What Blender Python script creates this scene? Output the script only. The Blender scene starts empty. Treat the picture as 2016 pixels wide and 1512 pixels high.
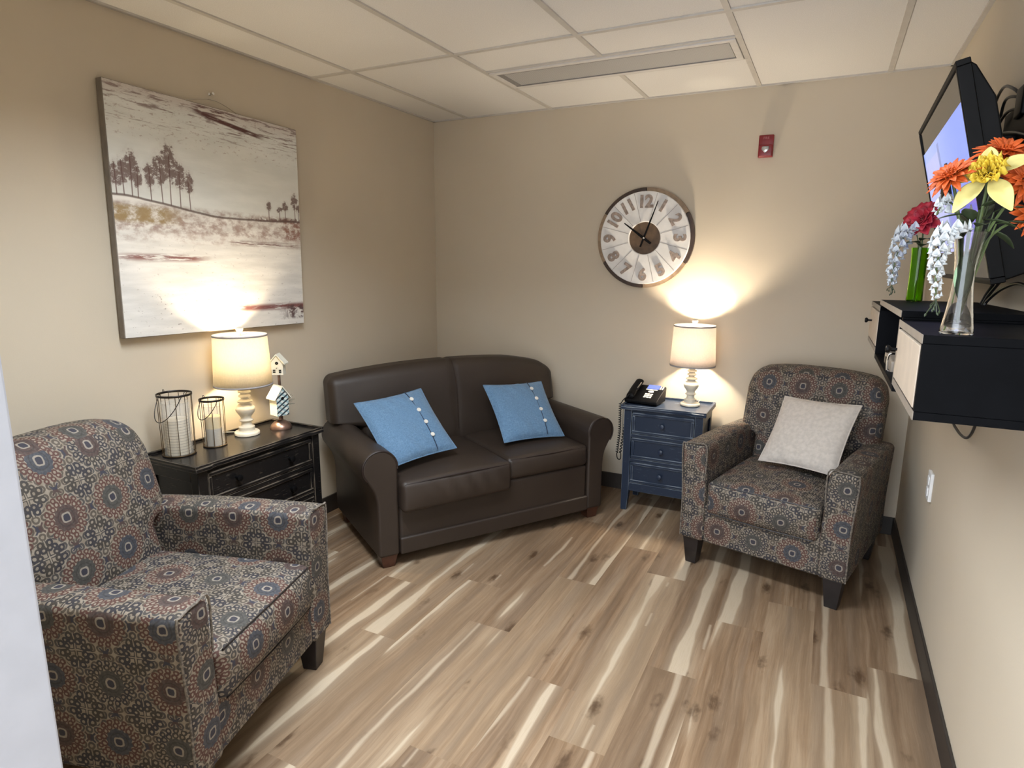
import bpy, bmesh, math, random
from math import sin, cos, pi, radians, sqrt, atan2
from mathutils import Vector, Matrix
random.seed(7)
scene = bpy.context.scene
COL = scene.collection

# ------------------------------------------------------------------ camera
F_PX, PITCH, YAW, ROLL = 1233.0777, -0.19401, -0.46473, 0.006632
cam_d = bpy.data.cameras.new('camera')
cam = bpy.data.objects.new('camera', cam_d); COL.objects.link(cam)
_f = Vector((sin(YAW)*cos(PITCH), cos(YAW)*cos(PITCH), sin(PITCH)))
_r = Vector((cos(YAW), -sin(YAW), 0)); _u = _r.cross(_f)
_r2 = _r*cos(ROLL)+_u*sin(ROLL); _u2 = -_r*sin(ROLL)+_u*cos(ROLL)
cam.matrix_world = Matrix(((_r2.x, _u2.x, -_f.x, 2.54076), (_r2.y, _u2.y, -_f.y, -3.83748), (_r2.z, _u2.z, -_f.z, 1.47095), (0, 0, 0, 1)))
cam_d.sensor_width = 36.0; cam_d.lens = F_PX/2016*36.0; cam_d.clip_start = 0.05
scene.camera = cam

# ------------------------------------------------------------------ world, lights, exposure
world = bpy.data.worlds.new('world'); scene.world = world; world.use_nodes = True
bg = world.node_tree.nodes['Background']
bg.inputs[0].default_value = (0.84, 0.91, 1.0, 1); bg.inputs[1].default_value = 1.65
scene.view_settings.view_transform = 'Standard'; scene.view_settings.look = 'None'
scene.view_settings.exposure = 1.86; scene.view_settings.gamma = 1.0
scene.view_settings.use_curve_mapping = False
scene.cycles.max_bounces = 10; scene.cycles.diffuse_bounces = 5; scene.cycles.sample_clamp_indirect = 6
scene.cycles.caustics_refractive = False; scene.cycles.caustics_reflective = False

def area(name, loc, rot, sx, sy, power, color, spread=180):
    l = bpy.data.lights.new(name, 'AREA'); l.shape = 'RECTANGLE'; l.size = sx; l.size_y = sy
    l.energy = power; l.color = color; l.spread = radians(spread)
    o = bpy.data.objects.new(name, l); COL.objects.link(o); o.location = loc; o.rotation_euler = rot
    return o
# the room's second ceiling troffer (switched on, above and left of the camera) and the hallway's ceiling light
area('room_ceiling_lamp', (1.49, -2.50, 2.385), (0, 0, 0), 1.15, 0.28, 14.5, (0.86, 0.93, 1.0), 138)
area('hall_ceiling_lamp', (2.3, -4.5, 2.385), (0, 0, 0), 1.15, 0.5, 4, (0.84, 0.91, 1.0), 170)

W, H, G, X1 = 2.9763, 2.4038, 0.6096, 0.2707

# ------------------------------------------------------------------ node helper
class S:
    def __init__(s, m, o): s.m = m; s.o = o
    def _b(s, op, b, c=None, rev=False):
        n = s.m.nt.nodes.new('ShaderNodeMath'); n.operation = op
        a = s
        if rev: a, b = b, a
        for i, v in enumerate((a, b, c)):
            if v is None: continue
            if isinstance(v, S): s.m.nt.links.new(v.o, n.inputs[i])
            else: n.inputs[i].default_value = float(v)
        return S(s.m, n.outputs[0])
    def __add__(s, b): return s._b('ADD', b)
    __radd__ = __add__
    def __mul__(s, b): return s._b('MULTIPLY', b)
    __rmul__ = __mul__
    def __sub__(s, b): return s._b('SUBTRACT', b)
    def __rsub__(s, b): return s._b('SUBTRACT', b, rev=True)
    def __truediv__(s, b): return s._b('DIVIDE', b)
    def __pow__(s, b): return s._b('POWER', b)
    def lt(s, b): return s._b('LESS_THAN', b)
    def gt(s, b): return s._b('GREATER_THAN', b)
    def mod(s, b): return s._b('FLOORED_MODULO', b)
    def min(s, b): return s._b('MINIMUM', b)
    def max(s, b): return s._b('MAXIMUM', b)
    def atan2(s, b): return s._b('ARCTAN2', b)
    def _1(s, op): return s._b(op, None)
    def abs(s): return s._1('ABSOLUTE')
    def floor(s): return s._1('FLOOR')
    def sqrt(s): return s._1('SQRT')
    def sin(s): return s._1('SINE')
    def ss(s, a, b, lo=0.0, hi=1.0):
        n = s.m.nt.nodes.new('ShaderNodeMapRange'); n.interpolation_type = 'SMOOTHSTEP'
        s.m.nt.links.new(s.o, n.inputs[0])
        for i, v in zip((1, 2, 3, 4), (a, b, lo, hi)): n.inputs[i].default_value = v
        return S(s.m, n.outputs[0])
def hyp(a, b): return (a*a+b*b).sqrt()

class M:
    """a procedural material under construction"""
    def __init__(s, name, color=(0.5, 0.5, 0.5), rough=0.6, metal=0.0, spec=0.5, **kw):
        s.mat = bpy.data.materials.new(name); s.mat.use_nodes = True; s.nt = s.mat.node_tree
        s.p = s.nt.nodes['Principled BSDF']
        s.p.inputs['Base Color'].default_value = (*color, 1); s.p.inputs['Roughness'].default_value = rough
        s.p.inputs['Metallic'].default_value = metal; s.p.inputs['Specular IOR Level'].default_value = spec
        for k, v in kw.items():
            k = k.replace('_', ' ')
            s.p.inputs[k].default_value = (*v, 1) if isinstance(v, tuple) else v
    def coord(s, kind='Object', scale=None, loc=None):
        n = s.nt.nodes.new('ShaderNodeTexCoord'); o = n.outputs[kind]
        if scale or loc:
            mp = s.nt.nodes.new('ShaderNodeMapping'); s.nt.links.new(o, mp.inputs[0])
            if scale: mp.inputs['Scale'].default_value = scale
            if loc: mp.inputs['Location'].default_value = loc
            o = mp.outputs[0]
        return o
    def attr(s, name):
        n = s.nt.nodes.new('ShaderNodeAttribute'); n.attribute_name = name; return n
    def xyz(s, o):
        n = s.nt.nodes.new('ShaderNodeSeparateXYZ'); s.nt.links.new(o, n.inputs[0]); return [S(s, x) for x in n.outputs]
    def vec(s, a, b, c=0):
        n = s.nt.nodes.new('ShaderNodeCombineXYZ')
        for i, v in enumerate((a, b, c)):
            if isinstance(v, S): s.nt.links.new(v.o, n.inputs[i])
            else: n.inputs[i].default_value = v
        return n.outputs[0]
    def noise(s, o, scale=5, detail=3, rough=0.5, dist=0, dims='3D'):
        n = s.nt.nodes.new('ShaderNodeTexNoise'); n.inputs['Scale'].default_value = scale
        n.inputs['Detail'].default_value = detail; n.inputs['Roughness'].default_value = rough; n.inputs['Distortion'].default_value = dist
        s.nt.links.new(o, n.inputs['Vector']); return S(s, n.outputs[0])
    def mix(s, f, a, b, mode='MIX'):
        n = s.nt.nodes.new('ShaderNodeMix'); n.data_type = 'RGBA'; n.blend_type = mode
        for i, v in ((0, f), (6, a), (7, b)):
            if isinstance(v, S): s.nt.links.new(v.o, n.inputs[i])
            elif isinstance(v, (int, float)): n.inputs[i].default_value = v
            elif isinstance(v, tuple): n.inputs[i].default_value = (*v, 1)
            else: s.nt.links.new(v, n.inputs[i])
        return n.outputs[2]
    def ramp(s, f, stops):
        n = s.nt.nodes.new('ShaderNodeValToRGB'); s.nt.links.new(f.o, n.inputs[0]); r = n.color_ramp
        while len(r.elements) < len(stops): r.elements.new(0.5)
        for e, (p, c) in zip(r.elements, stops): e.position = p; e.color = (*c, 1)
        return n.outputs[0]
    def color(s, o): s.nt.links.new(o, s.p.inputs['Base Color']); return s
    def rough(s, o): s.nt.links.new(o.o, s.p.inputs['Roughness']); return s
    def bump(s, f, strength=0.3, dist=0.002):
        n = s.nt.nodes.new('ShaderNodeBump'); n.inputs['Strength'].default_value = strength; n.inputs['Distance'].default_value = dist
        s.nt.links.new(f.o, n.inputs['Height']); s.nt.links.new(n.outputs[0], s.p.inputs['Normal']); return s

# ------------------------------------------------------------------ materials
def plain(name, color, rough=0.5, var=0.10, scale=18, bump=0.0, **kw):
    m = M(name, color, rough, **kw)
    n = m.noise(m.coord(), scale, 4)
    lo = tuple(c*(1-var) for c in color); hi = tuple(min(1, c*(1+var)) for c in color)
    m.color(m.mix(n.ss(.3, .7), lo, hi))
    if bump: m.bump(m.noise(m.coord(), scale*6, 3), bump, .001)
    return m.mat

def wall_mat():
    m = M('wall_paint', (0.42, 0.36, 0.275), 0.75, spec=0.3)
    c = m.coord('Object')
    m.color(m.mix(m.noise(c, 1.7, 3).ss(.3, .7), (0.565, 0.492, 0.385), (0.585, 0.512, 0.405)))
    m.bump(m.noise(c, 220, 2), 0.25, 0.0006)
    return m.mat
def ceil_mat():
    m = M('ceiling_tile', (0.8, 0.77, 0.72), 0.9, spec=0.2)
    c = m.coord('Object')
    n = m.noise(c, 260, 3)
    m.color(m.mix(n.ss(.35, .7), (0.66, 0.645, 0.625), (0.73, 0.715, 0.69)))
    m.bump(n, 0.3, 0.0008)
    return m.mat

def fabric_mat():
    m = M('medallion_fabric', (.4, .35, .3), 0.62, spec=0.35)
    uvn = m.nt.nodes.new('ShaderNodeUVMap'); uvn.uv_map = 'uv'
    u, v, _ = m.xyz(uvn.outputs[0]); uv = uvn.outputs[0]
    w1 = (m.noise(uv, 38, 2)-.5)*0.055; w2 = (m.noise(m.vec(u+7.3, v+2.1), 38, 2)-.5)*0.055
    C = 0.172
    x = u/C+w1; y = v/C+w2
    ix = (x+.5).floor(); iy = (y+.5).floor()
    fx = x-ix; fy = y-iy
    gx = x-x.floor()-.5; gy = y-y.floor()-.5
    t = (ix+iy*2).mod(3)
    r = hyp(fx, fy); th = fy.atan2(fx)
    g = hyp(gx, gy)
    cream = m.mix(m.noise(uv, 55, 3).ss(.3, .7), (0.30, 0.245, 0.185), (0.42, 0.36, 0.285))
    dark = m.mix(m.noise(uv, 14, 2).ss(.45, .56), (0.018, 0.020, 0.036), (0.040, 0.034, 0.030))
    rust = (0.105, 0.034, 0.028)
    nearred = (m.noise(m.vec(ix, iy, 3.3), 1.7, 0)).gt(.5)
    col = cream
    # chain of tiny rings filling the ground
    K = 7.0
    hx = (x*K).mod(1)-.5; hy = ((y+0.07)*K).mod(1)-.5
    d = hyp(hx, hy)
    fill = (d-.33).abs().lt(.125)*(r.gt(.36))*(g.gt(.30))
    col = m.mix(fill*.9, col, m.mix(m.noise(uv, 9, 1).ss(.47, .53), (0.075, 0.058, 0.045), (0.035, 0.036, 0.045)))
    # clover scrolls
    A = gx.abs().max(gy.abs()); B = gx.abs().min(gy.abs())
    c1 = (hyp(A-.145, B-.052)-.040).abs().lt(.0185)
    c2 = (hyp(A-.238, B-.078)-.045).abs().lt(.0185)
    c3 = (hyp(A-.155, B-.150)-.034).abs().lt(.017)
    st = (B-.019).abs().lt(.008)*A.lt(.30)
    cl = c1.max(c2).max(c3).max(st)*g.lt(.345)
    col = m.mix(cl, col, dark)
    # curls round each medallion
    def curls(col, R, n, rad, colr, ph=0.0):
        a = (th*(n/(2*pi))+ph).mod(1)-.5
        arc = a*(2*pi*R/n)
        ring = (hyp(arc, r-R)-rad).abs().lt(.0145)
        return m.mix(ring, col, colr)
    cc = m.mix(t.lt(.5), m.mix(nearred, dark, rust), rust)
    col = curls(col, .268, 15, .040, cc)
    col = curls(col, .345, 17, .036, cc, .3)
    # stars between the medallions
    for a, b in ((gx, fy), (fx, gy)):
        s_ = a.abs()+b.abs(); dd = (a.abs()-b.abs()).abs()
        sq = a.abs().max(b.abs()).lt(.048).max(dd.lt(.020)*s_.lt(.165))
        col = m.mix(sq, col, m.mix((ix+iy).mod(2).gt(.5), (0.022, 0.028, 0.060), (0.07, 0.035, 0.035)))
    # medallion
    medr = (th*14).sin()*0.010+.222
    med = r.lt(medr)
    mcol = m.mix(t.gt(.5), (0.030, 0.042, 0.070), m.mix(t.gt(1.5), (0.062, 0.026, 0.026), (0.045, 0.047, 0.046)))
    mcol = m.mix(m.noise(uv, 130, 2).ss(.35, .7), mcol, m.mix(.22, mcol, (0.25, 0.24, 0.22)))
    mcol = m.mix((r-.150).abs().lt(.011), mcol, m.mix(.5, mcol, (0.01, 0.01, 0.015)))
    col = m.mix(med, col, mcol)
    sq = (fx.abs()**3+fy.abs()**3)**(1/3)
    col = m.mix(sq.lt(.086), col, (0.40, 0.35, 0.29))
    col = m.mix(sq.lt(.058), col, (0.018, 0.022, 0.05))
    m.color(m.mix(.10, col, cream))
    dk = m.nt.nodes.new('ShaderNodeHueSaturation'); m.nt.links.new(m.p.inputs['Base Color'].links[0].from_socket, dk.inputs['Color'])
    dk.inputs['Value'].default_value = .62; m.color(dk.outputs[0])
    wv = (u*4200).sin()*(v*4200).sin()
    m.bump(wv*.5+m.noise(uv, 60, 2), .35, .0012)
    return m.mat

def floor_mat():
    m = M('plank_floor', (.4, .3, .2), 0.38, spec=0.45)
    uvn = m.nt.nodes.new('ShaderNodeUVMap'); uvn.uv_map = 'uv'
    u, v, _ = m.xyz(uvn.outputs[0])            # u: across the plank in m, v: along in m (with offset per plank)
    rnd = S(m, m.attr('rnd').outputs['Fac'])
    ul = u.mod(1)                              # across this plank, 0..0.183
    warp = (m.noise(m.vec(rnd*40, v*.9), 1.6, 2)-.5)*.034+(m.noise(m.vec(u*9, v*3.0, rnd*17), 1.8, 2)-.5)*.012
    ug = u+warp
    grain = m.noise(m.vec(ug*26, v*.9, rnd*31), 2.0, 5, .62)
    fine = m.noise(m.vec(ug*190, v*5, rnd*11), 2.2, 4, .7)
    base = m.ramp(grain, [(0.25, (0.125, 0.075, 0.042)), (0.45, (0.265, 0.175, 0.105)), (0.60, (0.345, 0.245, 0.158)), (0.8, (0.42, 0.315, 0.215))])
    base = m.mix(rnd.ss(0, 1)*.55, base, m.mix(.5, base, (0.20, 0.155, 0.115)))
    broad = m.noise(m.vec(ug*11, v*.7, rnd*23), 1.7, 3, .55)
    base = m.mix(broad.ss(.40, .66)*.62, base, (0.150, 0.096, 0.058))
    base = m.mix(broad.ss(.30, .42, .45, 0), base, (0.43, 0.335, 0.235))
    pale = m.mix(fine.ss(.3, .7), (0.50, 0.42, 0.31), (0.60, 0.52, 0.41))
    # pale sapwood streak running along each plank, mostly near one long edge
    r2 = (rnd*17.31).mod(1); r3 = (rnd*7.77).mod(1)
    wob = (m.noise(m.vec(rnd*33, v*1.0), 1.5, 3)-.5)*.075
    wid = (m.noise(m.vec(rnd*71+3, v*.8), 1.5, 2)-.44)*.085+(r3-.50)*.034
    cen = r2*.20-.008
    dd = (ul-cen-wob).abs()-wid
    pb = dd.ss(-.005, .004, 1, 0)*wid.ss(-.001, .004)
    cen2 = ((rnd*29.3).mod(1))*.2-.01
    wid2 = (m.noise(m.vec(rnd*51+9, v*.8), 1.5, 2)-.50)*.06+(r2-.62)*.022
    pb2 = ((ul-cen2+wob*.8).abs()-wid2).ss(-.004, .008, 1, 0)*wid2.gt(.001)
    pb = pb.max(pb2*.75)
    tone = (rnd*41.7).mod(1)
    base = m.mix(tone.ss(.55, 1)*.45, base, (0.155, 0.105, 0.066))
    base = m.mix(tone.ss(0, .4, .35, 0), base, (0.44, 0.345, 0.235))
    base = m.mix(dd.ss(-.005, .035, 1, 0)*wid.ss(-.004, .006)*.50, base, (0.48, 0.39, 0.28))
    base = m.mix(pb*.95, base, pale)
    greyb = m.noise(m.vec(ug*9, v*.35, rnd*97), 1.9, 2).ss(.50, .66)
    base = m.mix(greyb*(1-pb)*.40, base, (0.215, 0.165, 0.122))
    # knots
    vo = m.nt.nodes.new('ShaderNodeTexVoronoi'); vo.inputs['Scale'].default_value = 1.0; vo.inputs['Randomness'].default_value = .9
    m.nt.links.new(m.vec(u*8.5+rnd*19, v*3.0, rnd*13), vo.inputs['Vector'])
    kd = S(m, vo.outputs['Distance'])+(m.noise(m.vec(u*30, v*15, rnd*5), 2, 3)-.5)*.28
    base = m.mix(kd.ss(.03, .24, .9, 0)*(1-pb), base, (0.075, 0.042, 0.022))
    base = m.mix(fine.ss(.50, .80)*.34, base, (0.13, 0.085, 0.055))
    base = m.mix(fine.ss(.20, .45, .22, 0), base, (0.62, 0.52, 0.40))
    m.color(m.mix(1.0, base, (0.86, 0.82, 0.78), 'MULTIPLY'))
    m.rough(fine*.12+.33)
    m.bump(fine, .12, .0008)
    return m.mat

def distressed(name, base, wear, rough=.35, edge=False):
    m = M(name, base, rough, spec=.3)
    c = m.coord('Object', (1, 1, 1))
    x, y, z = m.xyz(c)
    n1 = m.noise(m.vec(x*9, y*9, z*60), 3, 4, .65); n2 = m.noise(m.vec(x*60, y*60, z*9), 2.4, 4, .7); n3 = m.noise(c, 7, 3)
    s1 = n1.ss(.60, .70)*n3.ss(.40, .62)
    col = m.mix(s1*.7, base, wear)
    col = m.mix(n2.ss(.62, .74)*n3.ss(.5, .3)*.4, col, wear)
    m.color(m.mix(n3.ss(.38, .60)*.8, col, wear) if edge else col)
    m.bump(n1, .2, .001)
    return m.mat

def leather_mat():
    m = M('brown_leather', (.035, .021, .017), 0.42, spec=.5)
    c = m.coord()
    n = m.noise(c, 3, 3)
    m.color(m.mix(n.ss(.3, .7), (0.025, 0.0165, 0.0120), (0.032, 0.0215, 0.0155)))
    vo = m.nt.nodes.new('ShaderNodeTexVoronoi'); vo.inputs['Scale'].default_value = 420
    m.nt.links.new(c, vo.inputs['Vector'])
    m.bump(S(m, vo.outputs['Distance'])*.5+m.noise(c, 9, 3)*3, .22, .0012)
    m.rough(n*.12+.44)
    return m.mat

def denim_mat():
    m = M('denim', (.10, .19, .32), .85, spec=.2)
    uvn = m.coord()
    x, y, z = m.xyz(uvn)
    a = m.noise(m.vec(x*1, y*1, z*8), 60, 3, .7); b = m.noise(m.vec(x*8, y*1, z*1), 60, 3, .7)
    m.color(m.ramp(a*.5+b*.5, [(.3, (0.060, 0.118, 0.20)), (.52, (0.108, 0.20, 0.32)), (.72, (0.19, 0.30, 0.44))]))
    m.bump(a+b, .5, .001)
    m.p.inputs['Sheen Weight'].default_value = .2
    return m.mat

def shade_mat(tint):
    m = M('lamp_shade_linen', tint, .9, spec=.1)
    c = m.coord(); x, y, z = m.xyz(c)
    n = m.noise(m.vec(x, y, z*9), 70, 3, .7)*.5+m.noise(m.vec(x*6, y*6, z), 60, 3, .7)*.5
    col = m.mix(n.ss(.3, .7), tuple(t*.84 for t in tint), tint)
    m.color(col)
    tr = m.nt.nodes.new('ShaderNodeBsdfTranslucent'); m.nt.links.new(col, tr.inputs[0])
    mx = m.nt.nodes.new('ShaderNodeMixShader'); mx.inputs[0].default_value = .38
    out = m.nt.nodes['Material Output']
    m.nt.links.new(m.p.outputs[0], mx.inputs[1]); m.nt.links.new(tr.outputs[0], mx.inputs[2]); m.nt.links.new(mx.outputs[0], out.inputs[0])
    return m.mat

def painting_mat():
    # local object space: x across (0..0.965), z up (0..0.98)
    m = M('landscape_canvas', (.6, .6, .58), .7, spec=.25)
    c = m.coord(); X, Y, Z = m.xyz(c)
    u = X/.965; v = Z/.98
    wob = (m.noise(m.vec(u, v), 5, 3)-.5)
    sky = m.mix(m.noise(m.vec(u*1.5, v*5), 3, 4).ss(.3, .7), (0.66, 0.675, 0.645), (0.74, 0.75, 0.72))
    snow = m.mix(m.noise(m.vec(u*1.2, v*7), 4, 5).ss(.3, .7), (0.66, 0.64, 0.60), (0.80, 0.775, 0.73))
    hor = .572-(u*1.0).ss(0, .55)*.052+u.ss(.55, 1.0)*.012+wob*.012
    col = m.mix(v.lt(hor), sky, snow)
    col = m.mix((u*2.2-.2).ss(0, 1, .0, 0)+(v-.95).ss(-.03, .05), col, (0.58, 0.53, 0.49))
    def patch(col, lo, hi, colr, amt, nz, th=(.45, .6), ulo=None, uhi=None):
        msk = v.ss(lo-.012, lo+.01)*v.ss(hi-.01, hi+.012, 1, 0)*nz.ss(*th)
        if ulo is not None: msk = msk*(u+wob*.2).ss(ulo-.06, ulo+.05)*(u+wob*.2).ss(uhi-.06, uhi+.06, 1, 0)
        return m.mix(msk*amt, col, colr)
    streak = m.noise(m.vec(u*3.2, v*26), 2.4, 6, .68)
    streak2 = m.noise(m.vec(u*2.4+5, v*40), 2.4, 6, .7)
    mott = m.noise(m.vec(u*8, v*12), 2.4, 6, .7)
    # pink ground haze under the horizon
    col = patch(col, .44, .548, (0.235, 0.135, 0.105), .75, mott, (.36, .68))
    col = patch(col, .395, .50, (0.34, 0.22, 0.18), .5, mott, (.42, .66))
    col = patch(col, .47, .535, (0.30, 0.20, 0.065), .85, mott, (.30, .55), -.1, .28)
    col = patch(col, .44, .545, (0.22, 0.075, 0.045), .8, mott, (.36, .6), .86, 1.1)
    # the dark scraped bands
    br = (0.085, 0.022, 0.018)
    col = patch(col, .925, 1.01, (0.19, 0.12, 0.11), .85, streak, (.50, .60))
    col = patch(col, .855, .915, (0.20, 0.14, 0.13), .6, streak2, (.55, .63))
    top = .985-.0*u
    col = m.mix((v-(.968-(u-.35)*.12)).abs().ss(.006, .013, 1, 0)*(u).ss(.36, .45)*u.ss(.72, .80, 1, 0)*streak.ss(.3, .45), col, br)
    col = patch(col, .90, .935, (0.15, 0.08, 0.07), .9, streak2, (.50, .58), .6, 1.1)
    col = patch(col, .965, .99, br, .9, streak, (.46, .54), .4, .62)
    col = patch(col, .318, .342, (0.20, 0.065, 0.055), .95, streak, (.42, .52), .03, .42)
    col = patch(col, .400, .418, (0.16, 0.07, 0.06), .9, streak2, (.46, .54), .55, .98)
    col = patch(col, .085, .112, (0.18, 0.035, 0.028), .95, streak, (.36, .48), .58, 1.1)
    col = patch(col, .035, .105, (0.070, 0.022, 0.020), .95, mott, (.44, .54), .86, 1.2)
    col = patch(col, .11, .17, (0.20, 0.15, 0.12), .7, mott, (.60, .66), -.1, .25)
    col = patch(col, .20, .45, (0.30, 0.25, 0.22), .5, mott, (.66, .70))
    col = patch(col, .60, .78, (0.30, 0.28, 0.25), .45, streak2, (.62, .70), .38, .85)
    fl = m.noise(m.vec(u*14, v*30), 2.4, 6, .75)
    col = patch(col, -.05, .43, (0.33, 0.27, 0.24), .55, fl, (.60, .66))
    col = patch(col, .80, 1.05, (0.30, 0.20, 0.18), .6, fl, (.56, .63))
    col = patch(col, -.02, .16, (0.14, 0.09, 0.08), .7, fl, (.62, .66))
    # horizon line
    col = m.mix((v-hor).abs().ss(.002, .007, 1, 0)*.85, col, (0.085, 0.045, 0.035))
    # trees: trunks and foliage on the left, smaller ones on the right
    leaf = m.noise(m.vec(u, v), 46, 6, .75)
    tc = (0.115, 0.055, 0.045)
    trees = [(.02, .15, .05), (.05, .17, .04), (.085, .20, .05), (.11, .15, .035), (.165, .165, .04), (.215, .215, .05), (.255, .255, .055), (.30, .19, .045), (.345, .155, .035), (.79, .07, .030), (.86, .055, .03), (.90, .08, .03), (.965, .125, .035), (.99, .08, .03)]
    tm = None; fm = None
    for (tu, th_, tw) in trees:
        a = ((u-tu)+(v-.6)*.03*sin(tu*40)).abs().ss(.0014, .0034, 1, 0)*(v.gt(hor))*(v-hor).lt(th_*.8)
        f = hyp((u-tu)/tw, (v-(.552+th_*.66))/(th_*.45)).ss(.35, 1.15, 1, 0)
        tm = a if tm is None else tm.max(a); fm = f if fm is None else fm.max(f)
    col = m.mix(fm*.30*leaf.ss(.3, .6), col, (0.26, 0.17, 0.15))
    col = m.mix((leaf+fm*.36-.17).ss(.55, .67)*fm.gt(.02)*.85, col, tc)
    col = m.mix(tm*.85, col, tc)
    shr = (v-hor).ss(0.0, .035, 1, 0)*v.gt(hor)*u.ss(.62, .75)
    col = m.mix((leaf+shr*.3-.15).ss(.55, .62)*shr.gt(.03)*.8, col, tc)
    m.color(m.mix(.06, col, (0.5, 0.5, 0.5)))
    m.bump(streak+mott, .35, .0015)
    return m.mat

MT = {}
def build_mats():
    MT['wall'] = wall_mat(); MT['ceil'] = ceil_mat(); MT['floor'] = floor_mat(); MT['fabric'] = fabric_mat()
    MT['grid'] = plain('ceiling_grid_metal', (0.50, 0.475, 0.44), .5, .04)
    MT['white'] = plain('white_enamel', (0.74, 0.745, 0.75), .45, .03)
    MT['jamb'] = plain('lavender_grey_jamb_paint', (0.42, 0.44, 0.50), .5, .03)
    MT['fixture'] = plain('fixture_enamel', (0.62, 0.60, 0.58), .4, .04)
    MT['fixture_dark'] = plain('fixture_lip', (0.22, 0.21, 0.21), .4, .04)
    m = M('prismatic_diffuser', (.42, .42, .42), .35); c = m.coord('Object', (1, 1, 1)); x, y, z = m.xyz(c)
    m.color(m.mix(((x*420).sin()*(y*420).sin()).ss(-.4, .4), (.36, .36, .36), (.46, .455, .45))); MT['diffuser'] = m.mat
    MT['base'] = plain('vinyl_baseboard', (0.030, 0.024, 0.020), .5, .1)
    MT['leather'] = leather_mat(); MT['denim'] = denim_mat()
    MT['leather_dark'] = plain('leather_welt', (0.020, 0.012, 0.010), .4)
    MT['wood_foot'] = plain('reddish_foot_wood', (0.060, 0.022, 0.012), .4, .3)
    MT['dark_foot'] = plain('espresso_foot_wood', (0.012, 0.009, 0.009), .4, .3)
    MT['welt'] = plain('piping_cord', (0.135, 0.115, 0.095), .8, .5, 120)
    MT['cream'] = plain('cream_linen', (0.53, 0.48, 0.43), .9, .08, 60, .4)
    MT['black_wood'] = distressed('black_distressed_wood', (0.010, 0.009, 0.009), (0.085, 0.075, 0.062), .27)
    MT['blue_wood'] = distressed('blue_distressed_wood', (0.017, 0.027, 0.050), (0.120, 0.150, 0.195), .38)
    MT['black_worn'] = distressed('black_wood_worn_edge', (0.010, 0.009, 0.009), (0.14, 0.115, 0.090), .35, True)
    MT['blue_worn'] = distressed('blue_wood_worn_edge', (0.025, 0.040, 0.070), (0.19, 0.225, 0.27), .4, True)
    MT['blue_knob'] = plain('blue_knob_paint', (0.018, 0.030, 0.06), .35)
    MT['shade_l'] = shade_mat((0.82, 0.77, 0.66)); MT['shade_r'] = shade_mat((0.84, 0.77, 0.71))
    MT['trim_grey'] = plain('shade_trim_tape', (0.33, 0.31, 0.31), .8)
    MT['ivory'] = plain('ivory_turned_wood', (0.66, 0.61, 0.50), .5, .06, 30)
    MT['black'] = plain('black_plastic', (0.0035, 0.0035, 0.004), .45, .2, spec=.12)
    MT['cable'] = plain('black_cable', (0.008, 0.008, 0.009), .4, .2)
    MT['console'] = plain('black_laminate', (0.0025, 0.0028, 0.0038), .55, .15, spec=.05)
    MT['console_edge'] = plain('taupe_edge', (0.22, 0.185, 0.15), .45, .08)
    MT['door'] = plain('console_door_face', (0.47, 0.385, 0.30), .5, .06)
    MT['red'] = plain('red_plastic', (0.21, 0.006, 0.010), .35, .1)
    MT['red_light'] = plain('red_plastic_lettering', (0.42, 0.12, 0.12), .4, .1)
    MT['chrome'] = M('chrome', (.8, .8, .8), .12, 1.0).mat
    MT['lens'] = M('clear_lens', (.9, .9, .9), .08, 0, IOR=1.45, Transmission_Weight=.7).mat
    MT['copper'] = plain('aged_copper', (0.20, 0.125, 0.095), .35, .35, 12, metal=.7)
    MT['bronze'] = plain('bronze_wire', (0.10, 0.065, 0.032), .4, .25, 30, metal=.6)
    MT['rim_dark'] = plain('dark_metal_band', (0.016, 0.011, 0.009), .4, .2, metal=.4)
    MT['glass'] = M('clear_glass', (1, 1, 1), .02, 0, IOR=1.46, Transmission_Weight=1.0).mat
    MT['green_glass'] = M('green_glass', (.36, .72, .06), .03, 0, IOR=1.35, Transmission_Weight=1.0).mat
    m = M('ribbed_glass', (.85, .80, .72), .25, 0, IOR=1.3, Transmission_Weight=.65); x, y, z = m.xyz(m.coord())
    m.bump((z*900).sin(), .5, .001); m.p.inputs['Alpha'].default_value = .22; MT['ribbed'] = m.mat
    m.p.inputs['Transmission Weight'].default_value = 0.0; m.p.inputs['Base Color'].default_value = (.80, .76, .68, 1); m.p.inputs['Roughness'].default_value = .15
    m = M('ivory_candle', (.62, .55, .43), .6, Subsurface_Weight=.0); x, y, z = m.xyz(m.coord())
    m.color(m.mix((z*520).sin().ss(.4, 1), (.66, .58, .44), (.42, .36, .27))); MT['candle'] = m.mat
    m = M('two_tone_candle', (.62, .55, .43), .6); x, y, z = m.xyz(m.coord())
    m.color(m.mix(z.ss(.075, .085), (.36, .33, .29), (.72, .56, .24))); MT['candle2'] = m.mat
    m = M('checked_paper', (.6, .6, .6), .6); x, y, z = m.xyz(m.coord())
    a = x*.72+z*.72; b = z*.72-x*.72
    m.color(m.mix((b*115*pi).sin().gt(.35), m.mix((a*115*pi).sin().gt(.1), (.66, .70, .66), (.30, .45, .48)), (.03, .045, .06)))
    MT['check'] = m.mat
    MT['bird_white'] = plain('birdhouse_white', (0.74, 0.72, 0.62), .5, .05)
    MT['twig'] = plain('grey_green_twig', (0.16, 0.17, 0.13), .7, .3)
    MT['clock_face'] = plain('whitewashed_wood', (0.70, 0.69, 0.68), .55, .06, 14, .2)
    MT['clock_num'] = plain('taupe_numeral', (0.27, 0.215, 0.185), .6, .3, 60)
    MT['clock_line'] = plain('clock_groove', (0.34, 0.31, 0.29), .6)
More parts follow.
